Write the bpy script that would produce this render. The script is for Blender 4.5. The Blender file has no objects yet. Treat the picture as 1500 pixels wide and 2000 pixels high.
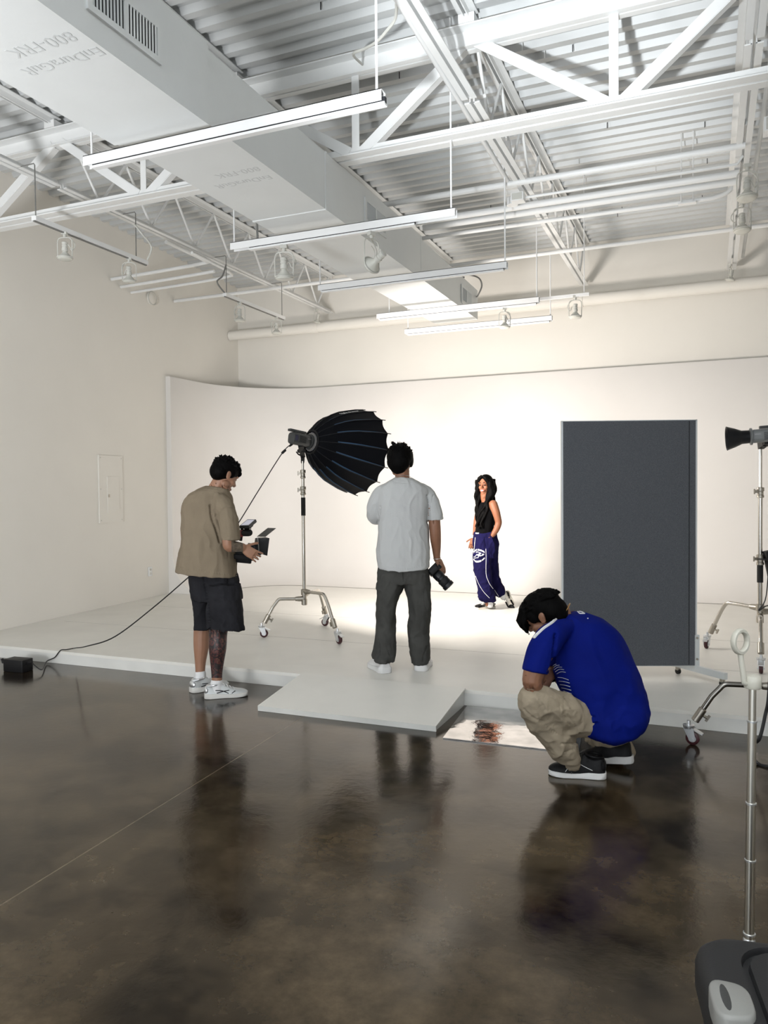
import bpy, bmesh, math, random
from mathutils import Vector, Matrix, noise
random.seed(7)
PI = math.pi
scene = bpy.context.scene
COL = scene.collection
V = Vector

# ------------------------------------------------------------------ camera, world, lights, exposure
FOC, CX, CY = 1512.0, 750.0, 1000.0
CAM_H = 1.45
yaw, pitch, roll = math.radians(22.8), math.radians(-1.5), math.radians(0.5)
fwd = V((-math.sin(yaw) * math.cos(pitch), math.cos(yaw) * math.cos(pitch), math.sin(pitch)))
_r = V((math.cos(yaw), math.sin(yaw), 0)); _u = _r.cross(fwd)
rgt = _r * math.cos(roll) - _u * math.sin(roll)
upv = _r * math.sin(roll) + _u * math.cos(roll)
EYE = V((0, 0, CAM_H))
RH = V((math.cos(yaw), math.sin(yaw), 0)); FH = V((-math.sin(yaw), math.cos(yaw), 0)); UP = V((0, 0, 1))
cd = bpy.data.cameras.new('camera'); cam = bpy.data.objects.new('camera', cd); COL.objects.link(cam)
cam.matrix_world = Matrix(((rgt.x, upv.x, -fwd.x, EYE.x), (rgt.y, upv.y, -fwd.y, EYE.y), (rgt.z, upv.z, -fwd.z, EYE.z), (0, 0, 0, 1)))
cd.sensor_fit = 'HORIZONTAL'; cd.sensor_width = 36.0; cd.lens = 36.0 * FOC / 1500.0; cd.clip_start = 0.05
scene.camera = cam

w = bpy.data.worlds.new('world'); scene.world = w; w.use_nodes = True
w.node_tree.nodes['Background'].inputs[0].default_value = (0.86, 0.93, 1.0, 1)
w.node_tree.nodes['Background'].inputs[1].default_value = 0.5

def area(name, loc, target, size, power, color=(1, 1, 1), shape='DISK', size_y=None, spread=PI):
    d = bpy.data.lights.new(name, 'AREA'); d.shape = shape; d.size = size
    if size_y: d.size_y = size_y
    d.energy = power; d.color = color; d.spread = spread
    o = bpy.data.objects.new(name, d); COL.objects.link(o); o.location = loc
    o.rotation_euler = (V(target) - V(loc)).to_track_quat('-Z', 'Y').to_euler()
    return o

# the video lamp inside the big softbox (its place and axis are shared with the softbox builder below)
SB_MOUNT_D = 7.10
def at(px, py, D): return EYE + (fwd + rgt * ((px - CX) / FOC) - upv * ((py - CY) / FOC)) * D
def onz(px, py, z):
    d = fwd + rgt * ((px - CX) / FOC) - upv * ((py - CY) / FOC); return EYE + d * ((z - CAM_H) / d.z)
SB_HUB = at(607, 863, SB_MOUNT_D)
SB_AXIS = (RH * 0.72 + FH * 0.69 - UP * 0.13).normalized()
SB_LEN, SB_R = 0.60, 0.415
key = area('softbox_lamp', SB_HUB + SB_AXIS * (SB_LEN + 0.02), SB_HUB + SB_AXIS * 3, 0.74, 116, (1.0, 0.925, 0.86))
# the lamp on a stand left of the camera, thrown up at the roof deck
d = bpy.data.lights.new('ceiling_bounce_lamp', 'SPOT'); d.energy = 1400; d.spot_size = math.radians(35); d.spot_blend = 1.0
d.shadow_soft_size = 0.07; d.color = (0.93, 0.97, 1.0)
bounce = bpy.data.objects.new('ceiling_bounce_lamp', d); COL.objects.link(bounce); bounce.location = (-0.82, 0.1, 1.30)
bounce.rotation_euler = (V((-1.0, 5.3, 4.65)) - bounce.location).to_track_quat('-Z', 'Y').to_euler()
# unseen fill, added left of the camera to brighten the duct and left wall
area('left_fill', (-3.3, -0.3, 0.8), (-5.6, 4.2, 4.3), 0.9, 100, (0.97, 0.98, 1.0), spread=math.radians(120))
area('rear_ceiling_fill', (0.2, -0.9, 1.6), (0.1, -0.7, 4.6), 0.9, 420, (0.97, 0.98, 1.0), spread=math.radians(110))  # added unseen fill, turned up so the deck returns soft light from above
# broad cool fill added behind the camera; no windows are built there
area('rear_fill', (-1.5, -3.7, 1.5), (-1.5, 4, 1.9), 8.0, 120, (0.93, 0.97, 1.0), 'RECTANGLE', 2.6)

vs = scene.view_settings
scene.display_settings.display_device = 'sRGB'
vs.view_transform = 'Standard'; vs.look = 'None'; vs.gamma = 1.0; vs.use_curve_mapping = False
vs.exposure = 0.22

# ------------------------------------------------------------------ materials
def mat(name, col, rough=0.6, metal=0.0, var=0.0, vscale=6.0, bump=0.0, bscale=60.0, coat=0.0, emit=None, estr=0.0, spec=0.5, sheen=0.0, stretch=None, alpha=1.0):
    m = bpy.data.materials.new(name); m.use_nodes = True
    nt = m.node_tree; b = nt.nodes['Principled BSDF']
    b.inputs['Base Color'].default_value = (*col, 1); b.inputs['Roughness'].default_value = rough
    b.inputs['Metallic'].default_value = metal; b.inputs['Coat Weight'].default_value = coat
    b.inputs['Specular IOR Level'].default_value = spec; b.inputs['Sheen Weight'].default_value = 0.0
    if spec == 0.5 and rough >= 0.9: b.inputs['Specular IOR Level'].default_value = 0.08
    if emit: b.inputs['Emission Color'].default_value = (*emit, 1); b.inputs['Emission Strength'].default_value = estr
    tc = nt.nodes.new('ShaderNodeTexCoord'); src = tc.outputs['Object']
    if stretch:
        mp = nt.nodes.new('ShaderNodeMapping'); mp.inputs['Scale'].default_value = stretch
        nt.links.new(src, mp.inputs['Vector']); src = mp.outputs['Vector']
    if var > 0:
        n = nt.nodes.new('ShaderNodeTexNoise'); n.inputs['Scale'].default_value = vscale; n.inputs['Detail'].default_value = 5
        nt.links.new(src, n.inputs['Vector'])
        r = nt.nodes.new('ShaderNodeValToRGB')
        r.color_ramp.elements[0].position = 0.32; r.color_ramp.elements[1].position = 0.68
        r.color_ramp.elements[0].color = (*[c * (1 - var) for c in col], 1)
        r.color_ramp.elements[1].color = (*[min(1, c * (1 + var)) for c in col], 1)
        nt.links.new(n.outputs['Fac'], r.inputs['Fac']); nt.links.new(r.outputs['Color'], b.inputs['Base Color'])
    if bump > 0:
        n = nt.nodes.new('ShaderNodeTexNoise'); n.inputs['Scale'].default_value = bscale; n.inputs['Detail'].default_value = 4
        nt.links.new(src, n.inputs['Vector'])
        bp = nt.nodes.new('ShaderNodeBump'); bp.inputs['Strength'].default_value = bump; bp.inputs['Distance'].default_value = 0.01
        nt.links.new(n.outputs['Fac'], bp.inputs['Height']); nt.links.new(bp.outputs['Normal'], b.inputs['Normal'])
    return m

def floor_material():
    m = mat('polished_concrete', (0.06, 0.045, 0.035), 0.2)
    nt = m.node_tree; b = nt.nodes['Principled BSDF']; L = nt.links.new; N = nt.nodes.new
    tc = N('ShaderNodeTexCoord'); co = tc.outputs['Object']
    def nz(scale, detail=6, rough=0.6):
        n = N('ShaderNodeTexNoise'); n.inputs['Scale'].default_value = scale; n.inputs['Detail'].default_value = detail; n.inputs['Roughness'].default_value = rough
        L(co, n.inputs['Vector']); return n.outputs['Fac']
    r1 = N('ShaderNodeValToRGB'); e = r1.color_ramp.elements
    e[0].position = 0.40; e[0].color = (0.009, 0.0055, 0.0028, 1); e[1].position = 0.62; e[1].color = (0.090, 0.066, 0.039, 1)
    L(nz(1.25, 9, 0.66), r1.inputs['Fac'])
    r2 = N('ShaderNodeValToRGB'); e = r2.color_ramp.elements
    e[0].position = 0.35; e[0].color = (0.66, 0.66, 0.66, 1); e[1].position = 0.7; e[1].color = (1.18, 1.16, 1.12, 1)
    L(nz(9, 8, 0.7), r2.inputs['Fac'])
    mx = N('ShaderNodeMix'); mx.data_type = 'RGBA'; mx.blend_type = 'MULTIPLY'; mx.inputs['Factor'].default_value = 1
    L(r1.outputs['Color'], mx.inputs['A']); L(r2.outputs['Color'], mx.inputs['B'])
    # hairline cracks
    vo = N('ShaderNodeTexVoronoi'); vo.feature = 'DISTANCE_TO_EDGE'; vo.inputs['Scale'].default_value = 1.3
    wn = N('ShaderNodeTexNoise'); wn.inputs['Scale'].default_value = 3.0; wn.inputs['Detail'].default_value = 6
    L(co, wn.inputs['Vector'])
    ad = N('ShaderNodeMix'); ad.data_type = 'RGBA'; ad.blend_type = 'ADD'; ad.inputs['Factor'].default_value = 0.5
    L(co, ad.inputs['A']); L(wn.outputs['Color'], ad.inputs['B']); L(ad.outputs['Result'], vo.inputs['Vector'])
    cr = N('ShaderNodeMath'); cr.operation = 'LESS_THAN'; cr.inputs[1].default_value = 0.0022; L(vo.outputs['Distance'], cr.inputs[0])
    # saw-cut control joint along the depth of the room
    sx = N('ShaderNodeSeparateXYZ'); L(co, sx.inputs[0])
    ma = N('ShaderNodeMath'); ma.operation = 'MULTIPLY_ADD'; ma.inputs[1].default_value = 0.045; ma.inputs[2].default_value = 2.22; L(sx.outputs['Y'], ma.inputs[0])
    s1 = N('ShaderNodeMath'); s1.operation = 'ADD'; L(sx.outputs['X'], s1.inputs[0]); L(ma.outputs[0], s1.inputs[1])
    ab = N('ShaderNodeMath'); ab.operation = 'ABSOLUTE'; L(s1.outputs[0], ab.inputs[0])
    jt = N('ShaderNodeMath'); jt.operation = 'LESS_THAN'; jt.inputs[1].default_value = 0.0032; L(ab.outputs[0], jt.inputs[0])
    m2 = N('ShaderNodeMix'); m2.data_type = 'RGBA'; m2.inputs['B'].default_value = (0.02, 0.015, 0.012, 1)
    sc = N('ShaderNodeMath'); sc.operation = 'MULTIPLY'; sc.inputs[1].default_value = 0.5; L(cr.outputs[0], sc.inputs[0])
    L(mx.outputs['Result'], m2.inputs['A']); L(sc.outputs[0], m2.inputs['Factor'])
    m3 = N('ShaderNodeMix'); m3.data_type = 'RGBA'; m3.inputs['B'].default_value = (0.20, 0.16, 0.115, 1)
    s3 = N('ShaderNodeMath'); s3.operation = 'MULTIPLY'; s3.inputs[1].default_value = 0.55; L(jt.outputs[0], s3.inputs[0])
    L(m2.outputs['Result'], m3.inputs['A']); L(s3.outputs[0], m3.inputs['Factor']); L(m3.outputs['Result'], b.inputs['Base Color'])
    rr = N('ShaderNodeMapRange'); rr.inputs['From Min'].default_value = 0.3; rr.inputs['From Max'].default_value = 0.7
    rr.inputs['To Min'].default_value = 0.11; rr.inputs['To Max'].default_value = 0.20; L(nz(4, 6), rr.inputs['Value']); L(rr.outputs['Result'], b.inputs['Roughness'])
    bp = N('ShaderNodeBump'); bp.inputs['Strength'].default_value = 0.05; bp.inputs['Distance'].default_value = 0.01
    L(nz(22, 4), bp.inputs['Height']); L(bp.outputs['Normal'], b.inputs['Normal'])
    b.inputs['Specular IOR Level'].default_value = 0.5; b.inputs['Specular Tint'].default_value = (1.0, 0.89, 0.74, 1)
    return m

def tattoo_material():
    m = mat('tattooed_skin', (0.05, 0.03, 0.025), 0.5)
    nt = m.node_tree; b = nt.nodes['Principled BSDF']; L = nt.links.new; N = nt.nodes.new
    tc = N('ShaderNodeTexCoord')
    n = N('ShaderNodeTexNoise'); n.inputs['Scale'].default_value = 26; n.inputs['Detail'].default_value = 3; n.inputs['Distortion'].default_value = 2.5
    L(tc.outputs['Object'], n.inputs['Vector'])
    r = N('ShaderNodeValToRGB'); e = r.color_ramp.elements
    e[0].position = 0.40; e[0].color = (0.012, 0.010, 0.011, 1); e[1].position = 0.66; e[1].color = (0.17, 0.085, 0.055, 1)
    k = e.new(0.52); k.color = (0.035, 0.022, 0.020, 1); k = e.new(0.57); k.color = (0.16, 0.03, 0.03, 1); k = e.new(0.61); k.color = (0.03, 0.02, 0.02, 1)
    L(n.outputs['Fac'], r.inputs['Fac']); L(r.outputs['Color'], b.inputs['Base Color'])
    return m

def weave_material(name, c1, c2, scale):
    m = mat(name, c1, 0.95, sheen=0.2); nt = m.node_tree; b = nt.nodes['Principled BSDF']; L = nt.links.new; N = nt.nodes.new
    tc = N('ShaderNodeTexCoord'); n = N('ShaderNodeTexNoise'); n.inputs['Scale'].default_value = scale; n.inputs['Detail'].default_value = 2
    L(tc.outputs['Object'], n.inputs['Vector'])
    r = N('ShaderNodeValToRGB'); r.color_ramp.elements[0].position = 0.4; r.color_ramp.elements[1].position = 0.6
    r.color_ramp.elements[0].color = (*c1, 1); r.color_ramp.elements[1].color = (*c2, 1)
    L(n.outputs['Fac'], r.inputs['Fac']); L(r.outputs['Color'], b.inputs['Base Color'])
    bp = N('ShaderNodeBump'); bp.inputs['Strength'].default_value = 0.25; bp.inputs['Distance'].default_value = 0.004
    L(n.outputs['Fac'], bp.inputs['Height']); L(bp.outputs['Normal'], b.inputs['Normal'])
    return m

M = dict(
    floor=floor_material(),
    wall=mat('wall_paint', (0.80, 0.775, 0.72), 0.75, var=0.015, vscale=1.5, bump=0.05, bscale=40),
    cyc=mat('cyclorama_paint', (0.80, 0.775, 0.745), 0.55, var=0.012, vscale=2.0, bump=0.02, bscale=25),
    stage=mat('stage_paint', (0.78, 0.765, 0.715), 0.42, var=0.03, vscale=3.0, bump=0.02, bscale=30),
    riser=mat('riser_paint', (0.70, 0.70, 0.67), 0.35, var=0.05, vscale=4.0, bump=0.03, bscale=30),
    deck=mat('deck_paint', (0.55, 0.565, 0.565), 0.38, var=0.02, vscale=2.0, spec=0.5),
    steel=mat('truss_paint', (0.77, 0.78, 0.775), 0.45, var=0.02, vscale=5),
    duct=mat('duct_wrap_paint', (0.74, 0.765, 0.765), 0.50, var=0.02, vscale=3, bump=0.12, bscale=14),
    ink=mat('faded_duct_ink', (0.60, 0.618, 0.618), 0.7),
    fixture=mat('fixture_white', (0.80, 0.81, 0.81), 0.35),
    lampwhite=mat('lamp_white', (0.55, 0.55, 0.51), 0.4),
    lens=mat('frosted_glass', (0.58, 0.58, 0.53), 0.25),
    dark=mat('dark_gap', (0.012, 0.013, 0.016), 0.7),
    greycable=mat('grey_flex', (0.22, 0.22, 0.21), 0.5, metal=0.3),
    black=mat('black_plastic', (0.009, 0.009, 0.010), 0.5, bump=0.04, bscale=200, spec=0.25),
    blackmetal=mat('black_metal', (0.008, 0.009, 0.012), 0.35, metal=0.0, spec=0.35),
    rubber=mat('black_rubber', (0.010, 0.010, 0.010), 0.75),
    cable=mat('black_cable', (0.010, 0.010, 0.011), 0.5),
    chrome=mat('nickel_tube', (0.60, 0.57, 0.52), 0.18, metal=1.0),
    castmetal=mat('cast_nickel', (0.42, 0.39, 0.34), 0.38, metal=1.0),
    darkchrome=mat('smoked_nickel', (0.30, 0.285, 0.26), 0.22, metal=1.0),
    zinc=mat('zinc_plate', (0.72, 0.74, 0.76), 0.28, metal=0.85),
    wheel=mat('maroon_wheel', (0.050, 0.010, 0.014), 0.4),
    alu=mat('brushed_aluminium', (0.66, 0.64, 0.58), 0.30, metal=1.0, stretch=(1, 1, 0.02), var=0.06, vscale=300),
    cream=mat('cream_plastic', (0.60, 0.585, 0.51), 0.4),
    sb_black=mat('softbox_fabric', (0.003, 0.0034, 0.0055), 0.7, bump=0.1, bscale=120, spec=0.10),
    sb_blue=mat('blue_stripe', (0.020, 0.066, 0.14), 0.55),
    sb_white=mat('diffuser_cloth', (0.85, 0.85, 0.85), 0.8, emit=(1.0, 0.94, 0.87), estr=6.0),
    cob=mat('lamp_body_grey', (0.040, 0.042, 0.042), 0.5, bump=0.05, bscale=200),
    cob2=mat('lamp_body_light', (0.20, 0.21, 0.215), 0.42),
    ring=mat('mount_ring', (0.30, 0.30, 0.30), 0.3, metal=0.8),
    screen_blue=mat('control_screen', (0.03, 0.03, 0.06), 0.2),
    print=mat('white_print', (0.75, 0.75, 0.75), 0.6),
    felt=weave_material('grey_felt', (0.082, 0.087, 0.098), (0.128, 0.135, 0.149), 330),
    panel_edge=mat('panel_frame_paint', (0.66, 0.69, 0.70), 0.35, metal=0.2),
    sheet=mat('polished_sheet', (0.50, 0.49, 0.48), 0.08, metal=1.0, var=0.2, vscale=9, bump=0.35, bscale=7),
    case=mat('case_plastic', (0.0105, 0.0108, 0.012), 0.62, bump=0.10, bscale=350),
    latch=mat('grey_latch', (0.24, 0.24, 0.228), 0.42, bump=0.04, bscale=300),
    skin=mat('tan_skin', (0.265, 0.125, 0.072), 0.5, var=0.06, vscale=14),
    skin_f=mat('warm_skin', (0.235, 0.094, 0.050), 0.5, var=0.05, vscale=14, spec=0.25),
    skin_l=mat('light_tan_skin', (0.30, 0.155, 0.095), 0.5, var=0.06, vscale=14),
    tattoo=tattoo_material(),
    tattoo_pale=mat('faded_tattoo_skin', (0.13, 0.10, 0.072), 0.5, var=0.45, vscale=45),
    hair=mat('black_hair', (0.0018, 0.0016, 0.0016), 0.6, bump=0.4, bscale=90, stretch=(1, 1, 0.2), spec=0.06),
    taupe=mat('taupe_cotton', (0.205, 0.166, 0.118), 0.95, var=0.04, vscale=9, bump=0.25, bscale=260),
    white_cotton=mat('white_cotton', (0.52, 0.53, 0.53), 0.95, var=0.015, vscale=8, bump=0.2, bscale=260, sheen=0.1),
    charcoal=mat('charcoal_canvas', (0.020, 0.020, 0.023), 0.95, var=0.18, vscale=8, bump=0.2, bscale=240),
    olive=mat('faded_black_denim', (0.064, 0.064, 0.060), 0.95, var=0.16, vscale=8, bump=0.2, bscale=240),
    khaki=mat('khaki_cotton', (0.34, 0.285, 0.21), 0.95, var=0.06, vscale=10, bump=0.2, bscale=240),
    jersey=mat('royal_blue_jersey', (0.0025, 0.009, 0.15), 0.7, var=0.10, vscale=7, bump=0.12, bscale=400, spec=0.06),
    navy=mat('navy_sweatpants', (0.0085, 0.0072, 0.042), 0.95, var=0.12, vscale=8, bump=0.2, bscale=240),
    blacktop=mat('black_knit', (0.003, 0.003, 0.0035), 0.95, bump=0.1, bscale=200),
    sock=mat('white_sock', (0.72, 0.72, 0.72), 0.95, bump=0.3, bscale=250),
    shoe_white=mat('white_leather', (0.72, 0.72, 0.72), 0.45),
    shoe_silver=mat('silver_mesh', (0.55, 0.57, 0.57), 0.4, metal=0.35, bump=0.3, bscale=300),
    shoe_sole=mat('pale_sole', (0.60, 0.59, 0.56), 0.6),
    shoe_cream=mat('cream_leather', (0.68, 0.64, 0.56), 0.5),
    shoe_black=mat('black_leather', (0.005, 0.005, 0.006), 0.5, bump=0.1, bscale=150, spec=0.2),
    gold=mat('gold_chain', (0.55, 0.33, 0.12), 0.3, metal=1.0),
    teeth=mat('white_teeth', (0.85, 0.82, 0.78), 0.3),
    lips=mat('lips', (0.36, 0.10, 0.075), 0.4),
    screen=mat('lit_monitor', (0.1, 0.1, 0.12), 0.2, emit=(0.62, 0.62, 0.72), estr=0.55),
    red=mat('red_plastic', (0.25, 0.03, 0.03), 0.4),
    steel_dark=mat('matte_flag', (0.055, 0.054, 0.050), 0.6),
)

# ------------------------------------------------------------------ mesh building
class MB:
    def __init__(s): s.v = []; s.f = []; s.mi = []
    def add(s, verts, faces, mi=0):
        o = len(s.v); s.v.extend([V(p) for p in verts]); s.f.extend([tuple(o + i for i in f) for f in faces]); s.mi.extend([mi] * len(faces))
    def box(s, c, size, X=V((1, 0, 0)), Y=V((0, 1, 0)), Z=V((0, 0, 1)), mi=0):
        c = V(c); a, b, d = X * (size[0] / 2), Y * (size[1] / 2), Z * (size[2] / 2)
        p = [c + a * i + b * j + d * k for k in (-1, 1) for j in (-1, 1) for i in (-1, 1)]
        s.add(p, [(0, 2, 3, 1), (4, 5, 7, 6), (0, 1, 5, 4), (2, 6, 7, 3), (0, 4, 6, 2), (1, 3, 7, 5)], mi); return s
    def bar(s, p, q, w, h, up=UP, mi=0):
        p, q = V(p), V(q); d = (q - p); L = d.length; d.normalize()
        x = d.cross(up)
        if x.length < 1e-4: x = d.cross(V((1, 0, 0)))
        x.normalize(); z = x.cross(d)
        s.box((p + q) / 2, (w, L, h), x, d, z, mi); return s
    def rbox(s, c, size, r, X=V((1, 0, 0)), Y=V((0, 1, 0)), Z=V((0, 0, 1)), n=4, mi=0):
        """box with rounded vertical edges and a soft top and bottom edge"""
        c = V(c); hx, hy, hz = size[0] / 2, size[1] / 2, size[2] / 2; e = min(r * 0.5, hz * 0.5)
        rings = []
        for z, ins in ((-hz, e), (-hz + e * 0.3, e * 0.3), (-hz + e, 0), (hz - e, 0), (hz - e * 0.3, e * 0.3), (hz, e)):
            ring = []
            for (sx, sy, a0) in ((1, 1, 0), (-1, 1, PI / 2), (-1, -1, PI), (1, -1, 1.5 * PI)):
                for k in range(n + 1):
                    a = a0 + PI / 2 * k / n; rr = max(r - ins, r * 0.2)
                    ring.append(c + X * (sx * (hx - r) + math.cos(a) * rr) + Y * (sy * (hy - r) + math.sin(a) * rr) + Z * z)
            rings.append(ring)
        s.rings(rings, True, True, mi); return s
    def rings(s, rings, cap0=True, cap1=True, mi=0, closed=True):
        n = len(rings[0]); vs = [p for r in rings for p in r]; fs = []
        for i in range(len(rings) - 1):
            for j in range(n if closed else n - 1):
                k = (j + 1) % n; fs.append((i * n + j, i * n + k, (i + 1) * n + k, (i + 1) * n + j))
        if cap0: fs.append(tuple(reversed(range(n))))
        if cap1: fs.append(tuple((len(rings) - 1) * n + j for j in range(n)))
        s.add(vs, fs, mi); return s
    def tube(s, pts, r, seg=10, caps=True, mi=0, flat=1.0, upref=None):
        pts = [V(p) for p in pts]; n = len(pts); R = r if isinstance(r, (list, tuple)) else [r] * n
        rings = []; x = None
        for i, p in enumerate(pts):
            t = (pts[min(i + 1, n - 1)] - pts[max(i - 1, 0)]); t = t.normalized() if t.length > 1e-9 else UP
            if x is None:
                ref = upref or (UP if abs(t.z) < 0.9 else V((0, 1, 0))); x = t.cross(ref).normalized()
            else:
                x = (x - t * x.dot(t)); x = x.normalized() if x.length > 1e-6 else t.orthogonal().normalized()
            y = x.cross(t)
            rings.append([p + x * (math.cos(2 * PI * k / seg) * R[i]) + y * (math.sin(2 * PI * k / seg) * R[i] * flat) for k in range(seg)])
        s.rings(rings, caps, caps, mi); return s
    def cyl(s, p, q, r, r2=None, seg=16, mi=0): return s.tube([p, q], [r, r if r2 is None else r2], seg, True, mi)
    def lathe(s, o, axis, prof, seg=24, mi=0, cap=True):
        """prof: (distance along axis, radius)"""
        o = V(o); t = V(axis).normalized(); x = t.orthogonal().normalized(); y = t.cross(x)
        s.rings([[o + t * h + x * (math.cos(2 * PI * k / seg) * r) + y * (math.sin(2 * PI * k / seg) * r) for k in range(seg)] for h, r in prof], cap, cap, mi); return s
    def ell(s, c, r, X=V((1, 0, 0)), Y=V((0, 1, 0)), Z=V((0, 0, 1)), nu=16, nv=10, mi=0):
        c = V(c); rings = []
        for i in range(nv + 1):
            a = -PI / 2 + PI * (i + 0.02 if i == 0 else (i - 0.02 if i == nv else i)) / nv
            rings.append([c + X * (math.cos(2 * PI * k / nu) * math.cos(a) * r[0]) + Y * (math.sin(2 * PI * k / nu) * math.cos(a) * r[1]) + Z * (math.sin(a) * r[2]) for k in range(nu)])
        s.rings(rings, True, True, mi); return s
    def torus(s, c, axis, R, r, nu=28, nv=10, a0=0.0, a1=2 * PI, xref=None, mi=0, sx=1.0):
        t = V(axis).normalized(); x = (xref - t * xref.dot(t)).normalized() if xref else t.orthogonal().normalized(); y = t.cross(x); c = V(c)
        full = abs(a1 - a0 - 2 * PI) < 1e-6; rings = []
        for i in range(nu + (0 if full else 1)):
            a = a0 + (a1 - a0) * i / nu; d = x * math.cos(a) * sx + y * math.sin(a)
            rings.append([c + d * (R + r * math.cos(2 * PI * k / nv)) + t * (r * math.sin(2 * PI * k / nv)) for k in range(nv)])
        if full: rings.append(rings[0])
        s.rings(rings, not full, not full, mi); return s
    def prism(s, poly, ext, mi=0):
        n = len(poly); e = V(ext); a = [V(p) for p in poly]; b = [p + e for p in a]
        s.add(a + b, [tuple(reversed(range(n))), tuple(range(n, 2 * n))] + [(i, (i + 1) % n, n + (i + 1) % n, n + i) for i in range(n)], mi); return s
    def merge(s, o, mi=None):
        k = len(s.v); s.v.extend(o.v); s.f.extend([tuple(k + i for i in f) for f in o.f]); s.mi.extend(o.mi if mi is None else [mi] * len(o.f)); return s
    def xform(s, m): s.v = [m @ p for p in s.v]; return s
    def build(s, name, m, parent=None, smooth=True, angle=40):
        me = bpy.data.meshes.new(name); me.from_pydata([tuple(p) for p in s.v], [], s.f)
        for x in (m if isinstance(m, (list, tuple)) else [m]): me.materials.append(x)
        if any(s.mi): me.polygons.foreach_set('material_index', s.mi)
        bm = bmesh.new(); bm.from_mesh(me); bmesh.ops.recalc_face_normals(bm, faces=bm.faces)
        if smooth:
            th = math.radians(angle)
            for f in bm.faces: f.smooth = True
            for e in bm.edges:
                if len(e.link_faces) == 2 and e.calc_face_angle(0) > th: e.smooth = False
        bm.to_mesh(me); bm.free()
        o = bpy.data.objects.new(name, me); COL.objects.link(o); put(o, parent); return o

ROOTS = {}
def put(o, parent):
    if parent is not None:
        o.parent = parent
        o.matrix_parent_inverse = Matrix.Translation(-V(ROOTS.get(parent.name, (0, 0, 0))))
def tag(o, label, cat, group=None, kind=None):
    o['label'] = label; o['category'] = cat
    if group: o['group'] = group
    if kind: o['kind'] = kind
    return o
def thing(name, loc, label, cat, group=None):
    o = bpy.data.objects.new(name, None); COL.objects.link(o); o.location = loc; o.empty_display_size = 0.1
    ROOTS[o.name] = V(loc); return tag(o, label, cat, group)
def struct(o, label=None):
    o['kind'] = 'structure'
    if label: o['label'] = label
    return o
def copy_thing(root, loc, rotz=0.0, label=None):
    def cp(o, parent):
        c = o.copy(); COL.objects.link(c)
        if parent: c.parent = parent
        for ch in o.children: cp(ch, c)
        return c
    c = cp(root, None); c.location = loc; c.rotation_euler = (0, 0, rotz)
    if label: c['label'] = label
    return c
def smoothpts(P, n=6):
    """Catmull-Rom through tuples of any length"""
    P = [tuple(p) for p in P]; out = []
    for i in range(len(P) - 1):
        a, b, c, e = P[max(i - 1, 0)], P[i], P[i + 1], P[min(i + 2, len(P) - 1)]
        for k in range(n):
            t = k / n
            out.append(tuple(0.5 * (2 * b[j] + (c[j] - a[j]) * t + (2 * a[j] - 5 * b[j] + 4 * c[j] - e[j]) * t * t + (3 * b[j] - a[j] - 3 * c[j] + e[j]) * t ** 3) for j in range(len(b))))
    out.append(P[-1]); return out
def rope(pts, r, n=8, seg=8): return MB().tube([V(p) for p in smoothpts(pts, n)], r, seg)
def text_mb(s, size, o, X, Y, depth=0.0006):
    """lettering as mesh: origin o, reading direction X, letter-up Y"""
    cu = bpy.data.curves.new('lettering', 'FONT'); cu.body = s; cu.size = size; cu.extrude = depth; cu.resolution_u = 2
    ob = bpy.data.objects.new('lettering', cu); COL.objects.link(ob)
    me = bpy.data.meshes.new_from_object(ob.evaluated_get(bpy.context.evaluated_depsgraph_get()))
    mb = MB(); X = V(X).normalized(); Y = V(Y).normalized(); Z = X.cross(Y)
    mb.add([V(o) + X * v.co.x + Y * v.co.y + Z * v.co.z for v in me.vertices], [tuple(p.vertices) for p in me.polygons])
    bpy.data.objects.remove(ob); bpy.data.curves.remove(cu); bpy.data.meshes.remove(me); return mb
# ------------------------------------------------------------------ room shell
def wx(y): return -6.486 - 0.0747 * (y - 5.571)          # face of the left wall at depth y
WY = V((-0.0745, 0.9972, 0)); WX = V((0.9972, 0.0745, 0))
H_STAGE = 0.109; Y_STAGE = 5.0; DECK_Z = 4.665
struct(MB().box((-1.2, 0.55, -0.05), (12.2, 9.3, 0.1)).build('floor', M['floor']))
struct(MB().prism([(wx(-4), -4, 0), (wx(10.5), 10.5, 0), (wx(10.5) - 0.2, 10.5, 0), (wx(-4) - 0.2, -4, 0)], (0, 0, 4.78)).build('wall_left', M['wall']))
struct(MB().box((-1.2, 10.52, 2.39), (11.6, 0.2, 4.78)).build('wall_back', M['wall']))
struct(MB().box((4.62, 3.3, 2.39), (0.2, 14.6, 4.78)).build('wall_right', M['wall']))

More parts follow.
